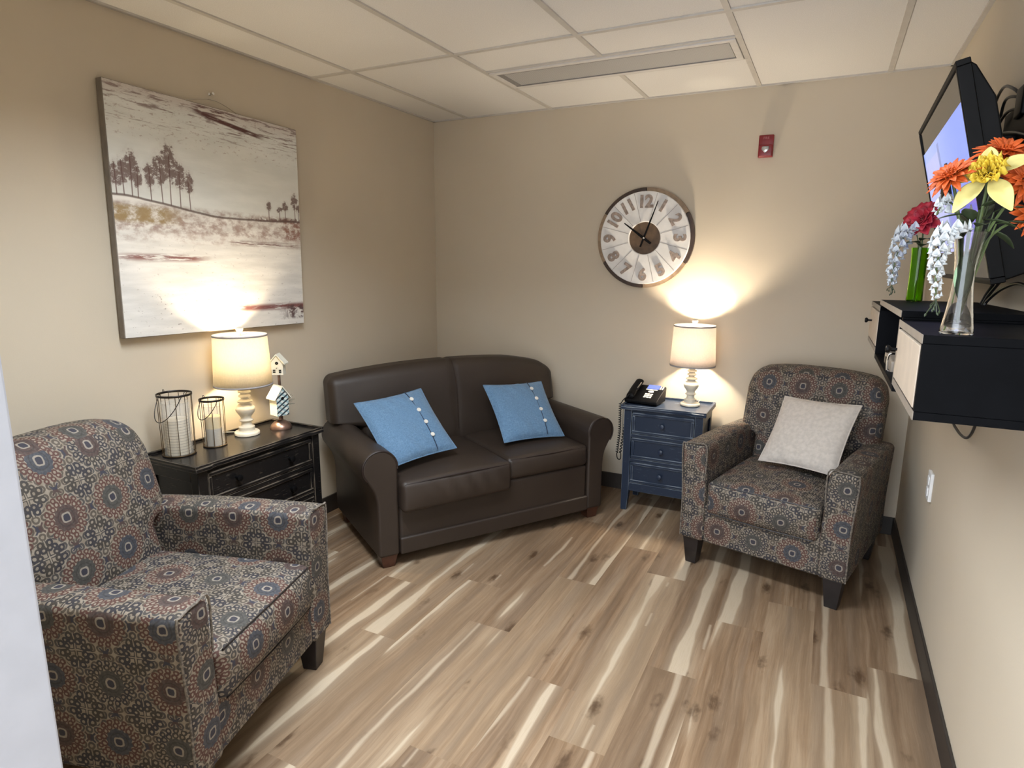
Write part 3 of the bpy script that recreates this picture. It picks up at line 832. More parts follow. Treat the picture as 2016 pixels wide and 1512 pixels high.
# ------------------------------------------------------------------ chests
def make_chest(t, w, d, hgt, mat, knob, drawers, z_low, lip=True):
    """local: x across the front, front at y=0, back at y=d"""
    ov = .018
    # top with shaped front corners
    k = .070; n_ = .010
    out = [(-w/2-ov, d+.004), (-w/2-ov, -ov), (-w/2+k*.75, -ov), (-w/2+k, -ov+n_), (w/2-k, -ov+n_), (w/2-k*.75, -ov), (w/2+ov, -ov), (w/2+ov, d+.004)]
    bm = bmesh.new(); prism(bm, out, 'z', hgt-.024, hgt-.006)
    ob = obj('top', bm, mat, t, bevel=.004)
    bm = bmesh.new()
    rim = .014
    box(bm, -w/2-ov, -w/2-ov+rim, -ov+.002, d+.002, hgt-.007, hgt+.004); box(bm, w/2+ov-rim, w/2+ov, -ov+.002, d+.002, hgt-.007, hgt+.004)
    box(bm, -w/2-ov+rim, w/2+ov-rim, d-.010, d+.002, hgt-.007, hgt+.006); box(bm, -w/2-ov+rim, w/2+ov-rim, -ov+n_+.001, -ov+n_+.010, hgt-.007, hgt+.001)
    obj('top_rim', bm, mat, t, bevel=.002)
    p = .045
    obj('case', B((-w/2+.012, w/2-.012, .016, d-.004, z_low+.035, hgt-.024)), mat, t, bevel=.002)
    for sx in (-1, 1):
        for sy in (0, 1):
            x0 = -w/2 if sx < 0 else w/2-p; y0 = 0 if sy == 0 else d-p
            bm = bmesh.new(); tp = .010
            vs = []
            for z in (0, z_low, hgt-.024):
                ins = tp if z == 0 else 0
                xa, xb = (x0, x0+p-ins) if sx < 0 else (x0+ins, x0+p); ya, yb = (y0, y0+p-ins) if sy == 0 else (y0+ins, y0+p)
                vs.append([bm.verts.new((x, y, z)) for x, y in ((xa, ya), (xb, ya), (xb, yb), (xa, yb))])
            for a, b in zip(vs, vs[1:]):
                for i in range(4): bm.faces.new((a[i], a[(i+1) % 4], b[(i+1) % 4], b[i]))
            bm.faces.new(vs[0][::-1]); bm.faces.new(vs[-1])
            obj('leg', bm, mat, t, bevel=.003)
    # rails between the drawers
    zt = hgt-.040; zbm = z_low+.050; nD = len(drawers); tot = sum(drawers); rail = .020; avail = (zt-zbm)-rail*(nD-1); z = zt
    rails = [(-w/2+p, w/2-p, .004, .016, zbm-.050, zbm)]
    for i, fr in enumerate(drawers):
        hh = avail*fr/tot; z1 = z; z0 = z-hh; z = z0-rail
        if i < nD-1: rails.append((-w/2+p, w/2-p, .004, .016, z0-rail, z0))
        x0, x1 = -w/2+p+.003, w/2-p-.003
        bm = bmesh.new(); b_ = .018
        box(bm, x0, x1, .010, .030, z0+.003, z1-.003)
        box(bm, x0, x1, .002, .012, z1-.003-b_, z1-.003); box(bm, x0, x1, .002, .012, z0+.003, z0+.003+b_)
        box(bm, x0, x0+b_, .002, .012, z0+.003+b_, z1-.003-b_); box(bm, x1-b_, x1, .002, .012, z0+.003+b_, z1-.003-b_)
        dr = obj('drawer', bm, mat, t, bevel=.004)
        for kx in ([0] if w < .6 else [-w*.22, w*.22]):
            bm = bmesh.new(); lathe(bm, [(.006, 0), (.006, .010), (.010, .014), (.0145, .020), (.0135, .026), (.006, .029)], 18)
            bmesh.ops.rotate(bm, verts=bm.verts[:], cent=(0, 0, 0), matrix=Matrix.Rotation(pi/2, 3, 'X'))
            bmesh.ops.translate(bm, verts=bm.verts[:], vec=(kx, .010, (z0+z1)/2))
            obj('knob', bm, knob, dr)
    for r in rails: obj('rail', B(r), mat, t, bevel=.002)
    # side panel frames
    for sx in (-1, 1):
        xa, xb = (-w/2, -w/2+.012) if sx < 0 else (w/2-.012, w/2)
        obj('side_rail', B((xa, xb, p, d-p, zbm-.05, zbm+.005)), mat, t, bevel=.002)
        obj('side_rail', B((xa, xb, p, d-p, hgt-.075, hgt-.024)), mat, t, bevel=.002)

chest = thing('chest_of_drawers', 'black distressed wood chest holding a lamp and lanterns below the painting', 'chest', (.378, -1.955, 0), radians(90))
make_chest(chest, .665, .325, .668, 'black_wood', 'black', [1, 1, 1], .16)
ns = thing('nightstand', 'blue distressed three-drawer nightstand holding a desk phone and lamp', 'nightstand', (1.752, -.338, 0), 0)
make_chest(ns, .452, .300, .648, 'blue_wood', 'blue_knob', [1, 1, 1], .125)

# ------------------------------------------------------------------ lamps
def make_lamp(label, x, y, z, shade, power, color, cordpts):
    t = thing('table_lamp', label, 'lamp', (x, y, z), 0, 'turned ivory table lamps')
    prof = [(.052, 0), (.0555, .002), (.0555, .014), (.050, .019), (.036, .021), (.034, .026), (.036, .031), (.0355, .039), (.026, .043), (.0225, .050), (.0215, .062), (.030, .067), (.031, .071), (.024, .076), (.022, .082), (.030, .096), (.040, .110), (.0435, .121), (.0415, .132), (.032, .143), (.022, .149), (.022, .153), (.033, .157), (.034, .162), (.024, .168), (.017, .172), (.017, .178), (.026, .182), (.0265, .188), (.017, .194), (.017, .198), (.0275, .203), (.028, .209), (.018, .214), (.019, .218), (.0315, .223), (.032, .229), (.022, .234), (.012, .236)]
    bm = bmesh.new(); lathe(bm, prof, 36); obj('base', bm, 'ivory', t, angle=55)
    bm = bmesh.new(); lathe(bm, [(.008, .234), (.008, .300), (.016, .300), (.016, .345)], 16); obj('socket', bm, 'chrome', t)
    zb, zt, rb, rt = .238, .472, .127, .116
    bm = bmesh.new(); lathe(bm, [(rb, zb), (rt, zt)], 64, cap=False); obj('lamp_shade', bm, shade, t, thick=.0016)
    for nm, r_, zz_ in (('shade_trim', rt, zt-.003), ('shade_trim', rb, zb+.003)):
        bm = bmesh.new(); lathe(bm, [(r_+.0014, zz_-.004), (r_+.0014, zz_+.004)], 64, cap=False); obj(nm, bm, 'trim_grey', t, thick=.0018)
    bm = bmesh.new()
    for a in (0, 2*pi/3, 4*pi/3): tube(bm, [(0, 0, zt-.008), (rt*cos(a), rt*sin(a), zt-.006)], .0013, 6)
    tube(bm, smooth_path([(.02, 0, .335), (.045, 0, .39), (.03, 0, .45), (0, 0, .466)], 5), .0013, 6)
    tube(bm, smooth_path([(-.02, 0, .335), (-.045, 0, .39), (-.03, 0, .45), (0, 0, .466)], 5), .0013, 6)
    obj('harp', bm, 'chrome', t)
    bm = bmesh.new(); lathe(bm, [(.006, .464), (.0065, .476), (.011, .484), (.0165, .494), (.0165, .500), (.010, .506), (.003, .508)], 20); obj('finial', bm, 'ivory', t)
    bm = bmesh.new(); lathe(bm, [(.012, .345), (.014, .355), (.022, .370), (.0265, .388), (.024, .405), (.013, .416), (.002, .419)], 20); bo = obj('bulb', bm, 'bulb', t)
    bm = bmesh.new(); tube(bm, smooth_path(cordpts, 6), .0026, 6); obj('cord', bm, 'cord_white', t)
    bo.visible_shadow = True
    l = bpy.data.lights.new('lamp_glow', 'POINT'); l.energy = power; l.color = color; l.shadow_soft_size = .030
    lo = bpy.data.objects.new('lamp_glow', l); COL.objects.link(lo); lo.parent = t; lo.location = (0, 0, .385)
    bo.visible_shadow = False if False else True
    return t
make_lamp('ivory turned table lamp with lit yellowish shade on the black chest', .152, -1.85, .662, 'shade_l', 29, (1.0, .80, .52), [(-.05, .0, .006), (-.075, -.03, .008), (-.090, -.06, .012), (-.106, -.08, .013)])
make_lamp('ivory turned table lamp with lit pinkish-white shade on the blue nightstand', 1.866, -.150, .643, 'shade_r', 62, (1.0, .86, .66), [(.02, .05, .006), (.03, .08, .007), (.035, .11, .009), (.035, .124, .0125)])

# ------------------------------------------------------------------ lanterns
def make_lantern(label, x, y, z, R_, Hh, nw, candle, ch, cr, rot):
    t = thing('candle_lantern', label, 'lantern', (x, y, z), rot, 'wire candle lanterns on the chest')
    bm = bmesh.new()
    for i in range(nw):
        a = 2*pi*i/nw; tube(bm, [(R_*cos(a)*.96, R_*sin(a)*.96, .004), (R_*cos(a), R_*sin(a), Hh-.004)], .0014, 6)
    torus(bm, (0, 0, .004), R_*.96, .0026); obj('wire_cage', bm, 'bronze', t)
    bm = bmesh.new(); lathe(bm, [(R_+.0012, Hh-.009), (R_+.0012, Hh)], 48, cap=False); obj('top_band', bm, 'rim_dark', t, thick=.0022)
    bm = bmesh.new(); lathe(bm, [(.001, 0), (R_*.96, 0), (R_*.96, .003), (.001, .003)], 40, cap=False); obj('bottom_plate', bm, 'rim_dark', t)
    bm = bmesh.new(); lathe(bm, [(R_*.82, .004), (R_*.82, Hh*.86)], 48, cap=False); obj('glass_sleeve', bm, 'ribbed', t, thick=.0015)
    bm = bmesh.new(); lathe(bm, [(.001, .0035), (cr, .0035), (cr, ch-.004), (cr-.004, ch), (cr*.5, ch-.004), (.002, ch-.005)], 40, cap=False); cd = obj('candle', bm, candle, t)
    bm = bmesh.new(); tube(bm, [(0, 0, ch-.006), (.001, 0, ch+.008)], .0009, 5); obj('wick', bm, 'black', cd)
    # drooping handle
    pts = []
    for i in range(17):
        a = pi*i/16; pts.append((R_*1.04*cos(a), -R_*(.25+.95*sin(a)) , Hh-.008-R_*1.55*sin(a)))
    pts = [(R_*1.02, 0, Hh-.004)]+pts+[(-R_*1.02, 0, Hh-.004)]
    bm = bmesh.new(); tube(bm, smooth_path(pts, 2), .0017, 6); obj('handle', bm, 'rim_dark', t)
    for sx, rl in ((1.03, .006), (-1.03, .005)):
        bm = bmesh.new(); torus(bm, (R_*sx, 0, Hh+.003), rl, .0012, 16, 6, 'y'); obj('handle_loop', bm, 'rim_dark', t)
make_lantern('larger wire candle lantern with a tall ribbed ivory candle on the black chest', .148, -2.195, .662, .0655, .262, 11, 'candle', .155, .045, radians(0))
make_lantern('smaller wire candle lantern with a yellow-topped candle on the black chest', .172, -2.040, .662, .0490, .212, 9, 'candle2', .135, .032, radians(0))

# ------------------------------------------------------------------ birdhouse stand
bh = thing('birdhouse_decoration', 'two tiny birdhouses on a domed copper stand on the black chest', 'decoration', (.205, -1.694, .662), radians(28))
bm = bmesh.new(); lathe(bm, [(.050, 0), (.051, .006), (.046, .018), (.034, .031), (.018, .040), (.010, .043), (.007, .052)], 36); obj('base', bm, 'copper', bh)
bm = bmesh.new(); tube(bm, [(0, 0, .045), (0, 0, .082)], .0065, 10); tube(bm, [(-.004, .028, .03), (-.004, .028, .262)], .0065, 10); obj('post', bm, 'copper', bh)
def birdhouse(zb, w, hh, roof, d, x, y, rot, mat):
    m3 = Matrix.Rotation(rot, 3, 'Z')
    def fin(bm):
        bmesh.ops.rotate(bm, verts=bm.verts[:], cent=(0, 0, 0), matrix=m3); bmesh.ops.translate(bm, verts=bm.verts[:], vec=(x, y, zb))
        return bm
    bm = bmesh.new(); prism(bm, [(-w/2, 0), (w/2, 0), (w/2, hh), (0, hh+roof), (-w/2, hh)], 'y', -d/2, d/2)
    b = obj('house', fin(bm), 'bird_white', bh, smooth=False)
    bm = bmesh.new(); prism(bm, [(-w/2, 0), (w/2, 0), (w/2, hh), (0, hh+roof), (-w/2, hh)], 'y', -d/2-.0025, -d/2)
    obj('front_panel', fin(bm), mat, b, smooth=False)
    bm = bmesh.new()
    for s in (-1, 1):
        prism(bm, [(0, hh+roof+.002), (s*(w/2+.012), hh-.012), (s*(w/2+.012), hh-.006), (0, hh+roof+.008)], 'y', -d/2-.010, d/2+.006)
    obj('roof', fin(bm), 'bird_white', b, smooth=False)
    pb_ = bmesh.new(); tube(pb_, [(0, -d/2-.002, hh*.55), (0, -d/2-.012, hh*.55)], .002, 6); obj('perch', fin(pb_), 'black', b)
    bm = bmesh.new(); lathe(bm, [(.001, 0), (.0075, 0), (.0075, .002), (.001, .002)], 16, cap=False)
    bmesh.ops.rotate(bm, verts=bm.verts[:], cent=(0, 0, 0), matrix=Matrix.Rotation(pi/2, 3, 'X')); bmesh.ops.translate(bm, verts=bm.verts[:], vec=(0, -d/2-.0025, hh*.92))
    obj('entrance_hole', fin(bm), 'black', b)
    return b
birdhouse(.070, .062, .092, .046, .062, 0, -.008, radians(50), 'check')
b2 = birdhouse(.262, .056, .062, .032, .040, -.004, .030, radians(0), 'bird_white')
bm = bmesh.new()
for sx in (-1, 1):
    for (cx, cz) in ((sx*.014, .022),):
        for dx in (-.0032, .0032):
            for dz in (-.0045, .0045): box(bm, cx+dx-.0024-.004, cx+dx+.0024-.004, .030-.0245, .030-.022, .258+cz+dz-.0034, .258+cz+dz+.0034)
obj('window', bm, 'black', b2, smooth=False)
bm = bmesh.new()
for i in range(9):
    a = radians(-30+i*9); L_ = .040+.02*((i*7) % 3)/2
    p0 = Vector((.022, .012, .115+.002*i)); p1 = p0+Vector((L_*cos(a)*.9, .012*sin(i*2.1), L_*sin(a)*.7+.012))
    tube(bm, [p0, (p0+p1)/2+Vector((0, 0, .003)), p1], [.0014, .0011, .0005], 5)
obj('twig_sprig', bm, 'twig', bh)

# ------------------------------------------------------------------ painting
pt = thing('wall_painting', 'large square canvas of a pale winter field with brown trees on the beige wall', 'painting', (.008, -2.308, 1.152), radians(90))
pt.matrix_world = Matrix.Translation((.008, -2.306, 1.155)) @ Matrix.Rotation(radians(-1.1), 4, 'X') @ Matrix.Rotation(radians(90), 4, 'Z')
bm = bmesh.new(); rbox(bm, 0, .965, -.034, 0, 0, .98, .003, 6, 2); obj('stretched_canvas', bm, 'canvas_edge', pt)
bm = B((.0025, .9625, -.0355, -.0338, .0025, .9775)); obj('picture_surface', bm, 'canvas', pt, smooth=False)
bm = bmesh.new()
pk = (.512, -.004, 1.018)
tube(bm, smooth_path([(.30, -.002, .96), (.40, -.003, .997), pk, (.62, -.003, .992), (.72, -.002, .95)], 5), .0011, 5)
obj('hanging_wire', bm, 'chrome', pt)
bm = bmesh.new(); lathe(bm, [(.0075, 0), (.0075, .004), (.004, .008), (.004, .018), (.0065, .022), (.0065, .026), (.001, .027)], 14)
bmesh.ops.rotate(bm, verts=bm.verts[:], cent=(0, 0, 0), matrix=Matrix.Rotation(pi/2, 3, 'Y'))
bmesh.ops.translate(bm, verts=bm.verts[:], vec=(0, -1.786, 2.188)); hk = obj('picture_hook', bm, 'chrome')
tag(hk, 'small silver push pin in the wall above the painting', 'hook')

# ------------------------------------------------------------------ clock
ck = thing('wall_clock', 'large round clock with whitewashed face and raised numerals on the back wall', 'clock', (1.517, -.001, 1.610), 0)
Rr = .294
bm = bmesh.new(); lathe(bm, [(.001, 0), (Rr-.01, 0), (Rr-.01, .012), (.001, .012)], 64, cap=False)
rotX = Matrix.Rotation(pi/2, 3, 'X')
bmesh.ops.rotate(bm, verts=bm.verts[:], cent=(0, 0, 0), matrix=rotX); obj('backplate', bm, 'wood_dark', ck)
for k in range(6):
    a0 = pi/2-k*pi/3-.008; a1 = a0-pi/3+.016; bm = bmesh.new(); N = 18; ring = []
    for i in range(N+1):
        a = a0+(a1-a0)*i/N
        ring.append([bm.verts.new((r_*cos(a), y_, r_*sin(a))) for r_, y_ in ((Rr-.034, -.010), (Rr, -.010), (Rr, -.034), (Rr-.034, -.034))])
    for p_, q_ in zip(ring, ring[1:]):
        for i in range(4): bm.faces.new((p_[i], p_[(i+1) % 4], q_[(i+1) % 4], q_[i]))
    bm.faces.new(ring[0]); bm.faces.new(ring[-1][::-1])
    obj('rim_segment', bm, 'wood_light' if k % 2 == 0 else 'wood_dark', ck, smooth=False)
bm = bmesh.new(); prf = [(.095, .012), (.095, .036), (.099, .039), (.268, .045), (.272, .042), (.272, .012)]
lathe(bm, prf, 72, cap=False); bmesh.ops.rotate(bm, verts=bm.verts[:], cent=(0, 0, 0), matrix=rotX); fo = obj('face', bm, 'clock_face', ck, angle=30)
bm = bmesh.new()
for k in range(12):
    a = pi/2-(k+.5)*pi/6; d_ = Vector((cos(a), 0, sin(a))); s_ = Vector((-sin(a), 0, cos(a)))*.0013
    vs = [bm.verts.new(d_*r_+s_*e_+Vector((0, y_, 0))) for r_, y_ in ((.100, -.0398), (.267, -.0456)) for e_ in (-1, 1)]
    bm.faces.new((vs[0], vs[1], vs[3], vs[2]))
obj('segment_groove', bm, 'clock_line', ck, smooth=False, thick=.0006)
bm = bmesh.new(); lathe(bm, [(.001, .012), (.096, .012), (.096, .026), (.001, .026)], 48, cap=False); bmesh.ops.rotate(bm, verts=bm.verts[:], cent=(0, 0, 0), matrix=rotX); obj('hub_disc', bm, 'wood_mid', ck)
def text_bm(txt, size, extrude, offset=0.0, spacing=1.0):
    cu = bpy.data.curves.new('txt', 'FONT'); cu.body = txt; cu.size = size; cu.extrude = extrude; cu.offset = offset
    cu.align_x = 'CENTER'; cu.align_y = 'CENTER'; cu.space_character = spacing; cu.resolution_u = 4
    o = bpy.data.objects.new('txt', cu); COL.objects.link(o)
    dg = bpy.context.evaluated_depsgraph_get(); me = bpy.data.meshes.new_from_object(o.evaluated_get(dg))
    bm = bmesh.new(); bm.from_mesh(me); bpy.data.objects.remove(o); bpy.data.curves.remove(cu); bpy.data.meshes.remove(me)
    return bm
for n_ in range(1, 13):
    bm = text_bm(str(n_), .098, .004, .0038, .92)
    a = n_*pi/6
    flip = pi if n_ in (4, 5, 6, 7, 8) else 0
    # text lies in xy; stand it up (xz), then turn it on the face
    cxm = sum(v.co.x for v in bm.verts)/len(bm.verts); mx = max(v.co.y for v in bm.verts); mn = min(v.co.y for v in bm.verts)
    bmesh.ops.translate(bm, verts=bm.verts[:], vec=(0, -(mx+mn)/2, 0))
    bmesh.ops.rotate(bm, verts=bm.verts[:], cent=(0, 0, 0), matrix=Matrix.Rotation(pi/2, 3, 'X'))
    bmesh.ops.rotate(bm, verts=bm.verts[:], cent=(0, 0, 0), matrix=Matrix.Rotation(a+flip, 3, 'Y'))
    bmesh.ops.translate(bm, verts=bm.verts[:], vec=(.213*sin(a), -.0475, .213*cos(a)))
    obj('numeral', bm, 'clock_num', ck, smooth=False)
def hand(name, ang, L_, tail, w):
    bm = bmesh.new(); prism(bm, [(-w*.8, -tail), (w*.8, -tail), (w, 0), (w*.35, L_), (-w*.35, L_), (-w, 0)], 'y', -.0545, -.0530)
    bmesh.ops.rotate(bm, verts=bm.verts[:], cent=(0, 0, 0), matrix=Matrix.Rotation(radians(ang), 3, 'Y')); obj(name, bm, 'black', ck, smooth=False)
hand('hour_hand', 306, .150, .055, .0085); hand('minute_hand', 20, .226, .055, .0062)
bm = bmesh.new(); lathe(bm, [(.001, .02), (.006, .02), (.006, .057), (.001, .059)], 16, cap=False); bmesh.ops.rotate(bm, verts=bm.verts[:], cent=(0, 0, 0), matrix=rotX); obj('centre_pin', bm, 'chrome', ck)

# ------------------------------------------------------------------ fire alarm
fa = thing('fire_alarm', 'small red fire alarm strobe mounted high on the beige wall', 'alarm', (2.158, 0, 2.091), 0)
bm = bmesh.new(); rbox(bm, -.0375, .0375, -.026, 0, -.0575, .0575, .004, 3, 2); obj('housing', bm, 'red', fa)
bm = bmesh.new(); rbox(bm, -.034, .034, -.036, -.024, -.054, .005, .004, 3, 2); obj('strobe_panel', bm, 'red', fa)
bm = bmesh.new(); prism(bm, [(-.018, -.004), (.018, -.004), (.020, -.018), (0, -.040), (-.020, -.018)], 'y', -.044, -.034); obj('strobe_lens', bm, 'lens', fa, bevel=.003)
bm = bmesh.new(); lathe(bm, [(.001, .030), (.014, .035), (.012, .040), (.002, .041)], 16, cap=False); bmesh.ops.rotate(bm, verts=bm.verts[:], cent=(0, 0, 0), matrix=rotX)
bmesh.ops.translate(bm, verts=bm.verts[:], vec=(0, -.002, -.020)); obj('reflector', bm, 'chrome', fa)
bm = text_bm('FIRE', .016, .0006, .0004, 1.05); bmesh.ops.rotate(bm, verts=bm.verts[:], cent=(0, 0, 0), matrix=rotX)
bmesh.ops.translate(bm, verts=bm.verts[:], vec=(0, -.0265, .041)); obj('lettering', bm, 'red_light', fa, smooth=False)

# ------------------------------------------------------------------ outlet
ol = thing('power_outlet', 'white duplex outlet plate low on the beige wall beside the patterned chair', 'outlet', (W, -.955, .598), radians(90))
bm = bmesh.new(); rbox(bm, -.036, .036, 0, .012, -.058, .058, .003, 3, 2); obj('cover_plate', bm, 'white', ol)
bm = bmesh.new(); rbox(bm, -.017, .017, .010, .016, .006, .040, .003, 2, 2); rbox(bm, -.017, .017, .010, .016, -.040, -.006, .003, 2, 2); obj('socket', bm, 'white', ol)

# ------------------------------------------------------------------ desk phone
ph = thing('desk_phone', 'black corded desk phone with lit blue display on the blue nightstand', 'phone', (1.612, -.196, .650), radians(-6))
bm = bmesh.new()
# wedge body: front edge low, back edge high (profile in yz, extruded in x)
pw = .100
prism(bm, [(-.085, 0), (.066, 0), (.078, .078), (.073, .086), (-.081, .022), (-.087, .014)], 'x', -pw, pw)
body = obj('body', bm, 'black', ph, bevel=.004)
sl = atan2(.064, .154)
def on_face(bm, x, y, off=.0):   # place geometry made around the origin (in xy, thickness z) onto the sloping face
    bmesh.ops.rotate(bm, verts=bm.verts[:], cent=(0, 0, 0), matrix=Matrix.Rotation(sl, 3, 'X'))
    z = .022+(y+.081)*.4156
    bmesh.ops.translate(bm, verts=bm.verts[:], vec=(x, y, z+off)); return bm
obj('display', on_face(B((-.036, .036, -.020, .020, 0, .003)), .030, .055), 'phone_lcd', ph, smooth=False)
obj('soft_key_strip', on_face(B((-.036, .034, -.003, .003, 0, .0025)), .028, .027), 'pale_key', ph, smooth=False)
bm = bmesh.new(); lathe(bm, [(.017, 0), (.017, .002), (.014, .003)], 24)
bmesh.ops.scale(bm, verts=bm.verts[:], vec=(1, .62, 1)); obj('navigation_button', on_face(bm, .029, .008), 'pale_key', ph)
for r in range(3):
    for c_ in range(3):
        bm = bmesh.new(); box(bm, -.0065, .0065, -.005, .005, 0, .003); obj('key', on_face(bm, .010+c_*.017, -.018-r*.0155), 'pale_key', ph, smooth=False)
for c_ in range(2):
    bm = bmesh.new(); box(bm, -.0035, .0035, -.014, .014, 0, .002); obj('line_key', on_face(bm, .074+c_*.013, .052), 'pale_key', ph, smooth=False)
# handset: a curved bar lying along y on the phone's near-left side
bm = bmesh.new()
prof = [(-.086, .040, .014), (-.076, .049, .024), (-.054, .056, .025), (-.030, .073, .017), (0, .086, .015), (.028, .097, .017), (.050, .102, .025), (.068, .112, .024), (.078, .110, .014)]
rings = []
for (yy, zc, hr) in prof:
    rings.append([bm.verts.new((-.066+.026*cos(2*pi*k/12), yy, zc+hr*.75*sin(2*pi*k/12)-.006)) for k in range(12)])
for a, b in zip(rings, rings[1:]):
    for k in range(12): bm.faces.new((a[k], a[(k+1) % 12], b[(k+1) % 12], b[k]))
bm.faces.new(rings[0][::-1]); bm.faces.new(rings[-1])
obj('handset', bm, 'black', ph, sub=1)
bm = bmesh.new(); tube(bm, smooth_path([(-.042, -.03, .080), (-.041, 0, .093), (-.042, .03, .104)], 4), .0035, 6); obj('handset_trim', bm, 'chrome', ph)
# coiled cord hanging down the left of the nightstand
bm = bmesh.new(); pts = []
def coil(p0, p1, turns, R_):
    p0, p1 = Vector(p0), Vector(p1); d = (p1-p0); n = int(turns*10); s_ = d.normalized().cross(Vector((0, 1, .2))).normalized(); w_ = d.normalized().cross(s_)
    return [p0+d*i/n+s_*R_*cos(2*pi*i/10)+w_*R_*sin(2*pi*i/10) for i in range(n+1)]
pts = smooth_path([(-.068, -.088, .050), (-.085, -.100, .030), (-.112, -.088, .004)], 3)[:-1]+coil((-.128, -.080, -.012), (-.133, -.060, -.20), 13, .0065)+coil((-.136, -.055, -.20), (-.150, -.050, -.335), 9, .0065)
pts += smooth_path([(-.150, -.050, -.335), (-.146, -.045, -.372), (-.126, -.045, -.372), (-.124, -.050, -.33)], 4)+coil((-.127, -.050, -.33), (-.124, .01, -.13), 11, .006)
tube(bm, pts, .0030, 5); obj('coiled_cord', bm, 'cable', ph)
bm = bmesh.new(); tube(bm, smooth_path([(-.09, .06, .012), (-.128, .065, .010), (-.158, .075, -.03), (-.175, .085, -.10), (-.178, .10, -.22), (-.17, .125, -.40), (-.16, .135, -.60)], 6), .0026, 6); obj('line_cord', bm, 'cord_white', ph)

# ------------------------------------------------------------------ floating console (level within a degree, as hung)
CX = W-.003
cs = thing('floating_console', 'black floating media console with taupe doors hung on the beige wall', 'cabinet', (CX, -2.490, 1.185), 0)
cs.rotation_euler = (radians(-.85), 0, 0)
dp = .273; Lc = 1.62; hb = .159; a1, a2 = .440, 1.140
def cbox(x0, x1, y0, y1, z0, z1): return (x0-dp, x1-dp, y0, y1, z0, z1)    # x measured from the console's front
th = .016
bm = B(cbox(0, dp, 0, th, th, hb-th), cbox(.012, dp, a1-th, a1, 0, hb), cbox(0, dp, a2, a2+th, -.02, hb), cbox(.012, dp, Lc-th, Lc, th, hb-th), cbox(dp-.006, dp, th, Lc-th, th, hb))
obj('case_panel', bm, 'console', cs, smooth=False, bevel=.0012)
for q_ in (cbox(0, dp, 0, a1, hb-th, hb), cbox(0, dp, a2, Lc, hb-th, hb)): obj('top_panel', B(q_), 'console', cs, smooth=False, bevel=.0012)
for q_ in (cbox(0, dp, 0, a1, 0, th), cbox(0, dp, a1, a2, -.02, -.004), cbox(0, dp, a2+th, Lc, 0, th)): obj('bottom_panel', B(q_), 'console', cs, smooth=False, bevel=.0012)
bm = B(cbox(0, dp, a1-.016, a2+.016, hb+.006, hb+.022), cbox(.004, dp, a1-.016, a1, hb, hb+.006), cbox(.004, dp, a2, a2+.016, hb, hb+.006)); obj('raised_top', bm, 'console', cs, smooth=False, bevel=.0012)
# pale edge banding on the front edges
e_ = .0015
bm = B(cbox(-e_, 0, 0, a1, hb-th, hb), cbox(-e_, 0, a2, Lc, hb-th, hb), cbox(-e_, 0, 0, a1, 0, th), cbox(-e_, 0, a2+th, Lc, 0, th), cbox(-e_, 0, a1-.016, a2+.016, hb+.006, hb+.022), cbox(-e_, 0, a1-th, a1, th, hb-th))
obj('edge_band', bm, 'console_edge', cs, smooth=False)
for y0, y1, ky in ((th+.001, a1-th-.004, a1-.035), (a2+th+.004, Lc-.004, a2+.34)):
    dd = obj('door', B(cbox(-.002, .012, y0, y1, th+.004, hb-th-.006)), 'door', cs, smooth=False, bevel=.0015)
    bm = bmesh.new(); lathe(bm, [(.0035, 0), (.0035, .012), (.009, .016), (.010, .020), (.008, .024), (.002, .025)], 16)
    bmesh.ops.rotate(bm, verts=bm.verts[:], cent=(0, 0, 0), matrix=Matrix.Rotation(-pi/2, 3, 'Y')); bmesh.ops.translate(bm, verts=bm.verts[:], vec=(-dp-.002, ky, hb*.56))
    obj('knob', bm, 'black', dd)
# device tray standing in the open bay
gb_ = thing('set_top_box', 'small pale box with a chrome handle inside the open console bay', 'device', (CX-dp+.048, -1.715, 1.161), radians(0))
bm = bmesh.new(); rbox(bm, -.035, .035, -.09, .15, 0, .040, .006, 3, 2); obj('casing', bm, 'console_edge', gb_)
bm = bmesh.new(); tube(bm, smooth_path([(-.033, -.075, .008), (-.043, -.075, .014), (-.043, -.075, .052), (-.033, -.075, .060), (-.010, -.075, .058)], 4), .0032, 8); obj('handle', bm, 'chrome', gb_)
bm = B((-.0365, -.034, 0, .10, .010, .030)); obj('front_slot', bm, 'black', gb_, smooth=False)

# ------------------------------------------------------------------ television
tv = thing('television', 'flat television tilted forward on the wall, showing a blue picture above the console', 'television', (2.88, -1.985, 1.422), 0)
al, tl = .021, .25; TL, THt = .90, .525
Xd = Vector((sin(al), cos(al), 0)); nn = Vector((-cos(al), sin(al), 0)); Zd = Vector((0, 0, cos(tl)))+nn*sin(tl); Yd = Zd.cross(Xd)   # Yd points to the wall
tv.matrix_world = Matrix(((Xd.x, Yd.x, Zd.x, 2.88), (Xd.y, Yd.y, Zd.y, -1.985), (Xd.z, Yd.z, Zd.z, 1.422), (0, 0, 0, 1)))
sgn = 1 if Yd.x > 0 else -1
def ybox(x0, x1, y0, y1, z0, z1): return (x0, x1, min(y0*sgn, y1*sgn), max(y0*sgn, y1*sgn), z0, z1)
bz = .014
bm = B(ybox(0, TL, 0, .030, 0, bz), ybox(0, TL, 0, .030, THt-bz, THt), ybox(0, bz, 0, .030, bz, THt-bz), ybox(TL-bz, TL, 0, .030, bz, THt-bz)); obj('bezel', bm, 'black', tv, smooth=False, bevel=.0025)
obj('screen', B(ybox(bz, TL-bz, .004, .020, bz, THt-bz)), 'screen_glass', tv, smooth=False)
obj('picture', B(ybox(bz+.002, TL-bz-.002, .003, .0042, .088, THt-.088)), 'tv_picture', tv, smooth=False)
bm = bmesh.new()
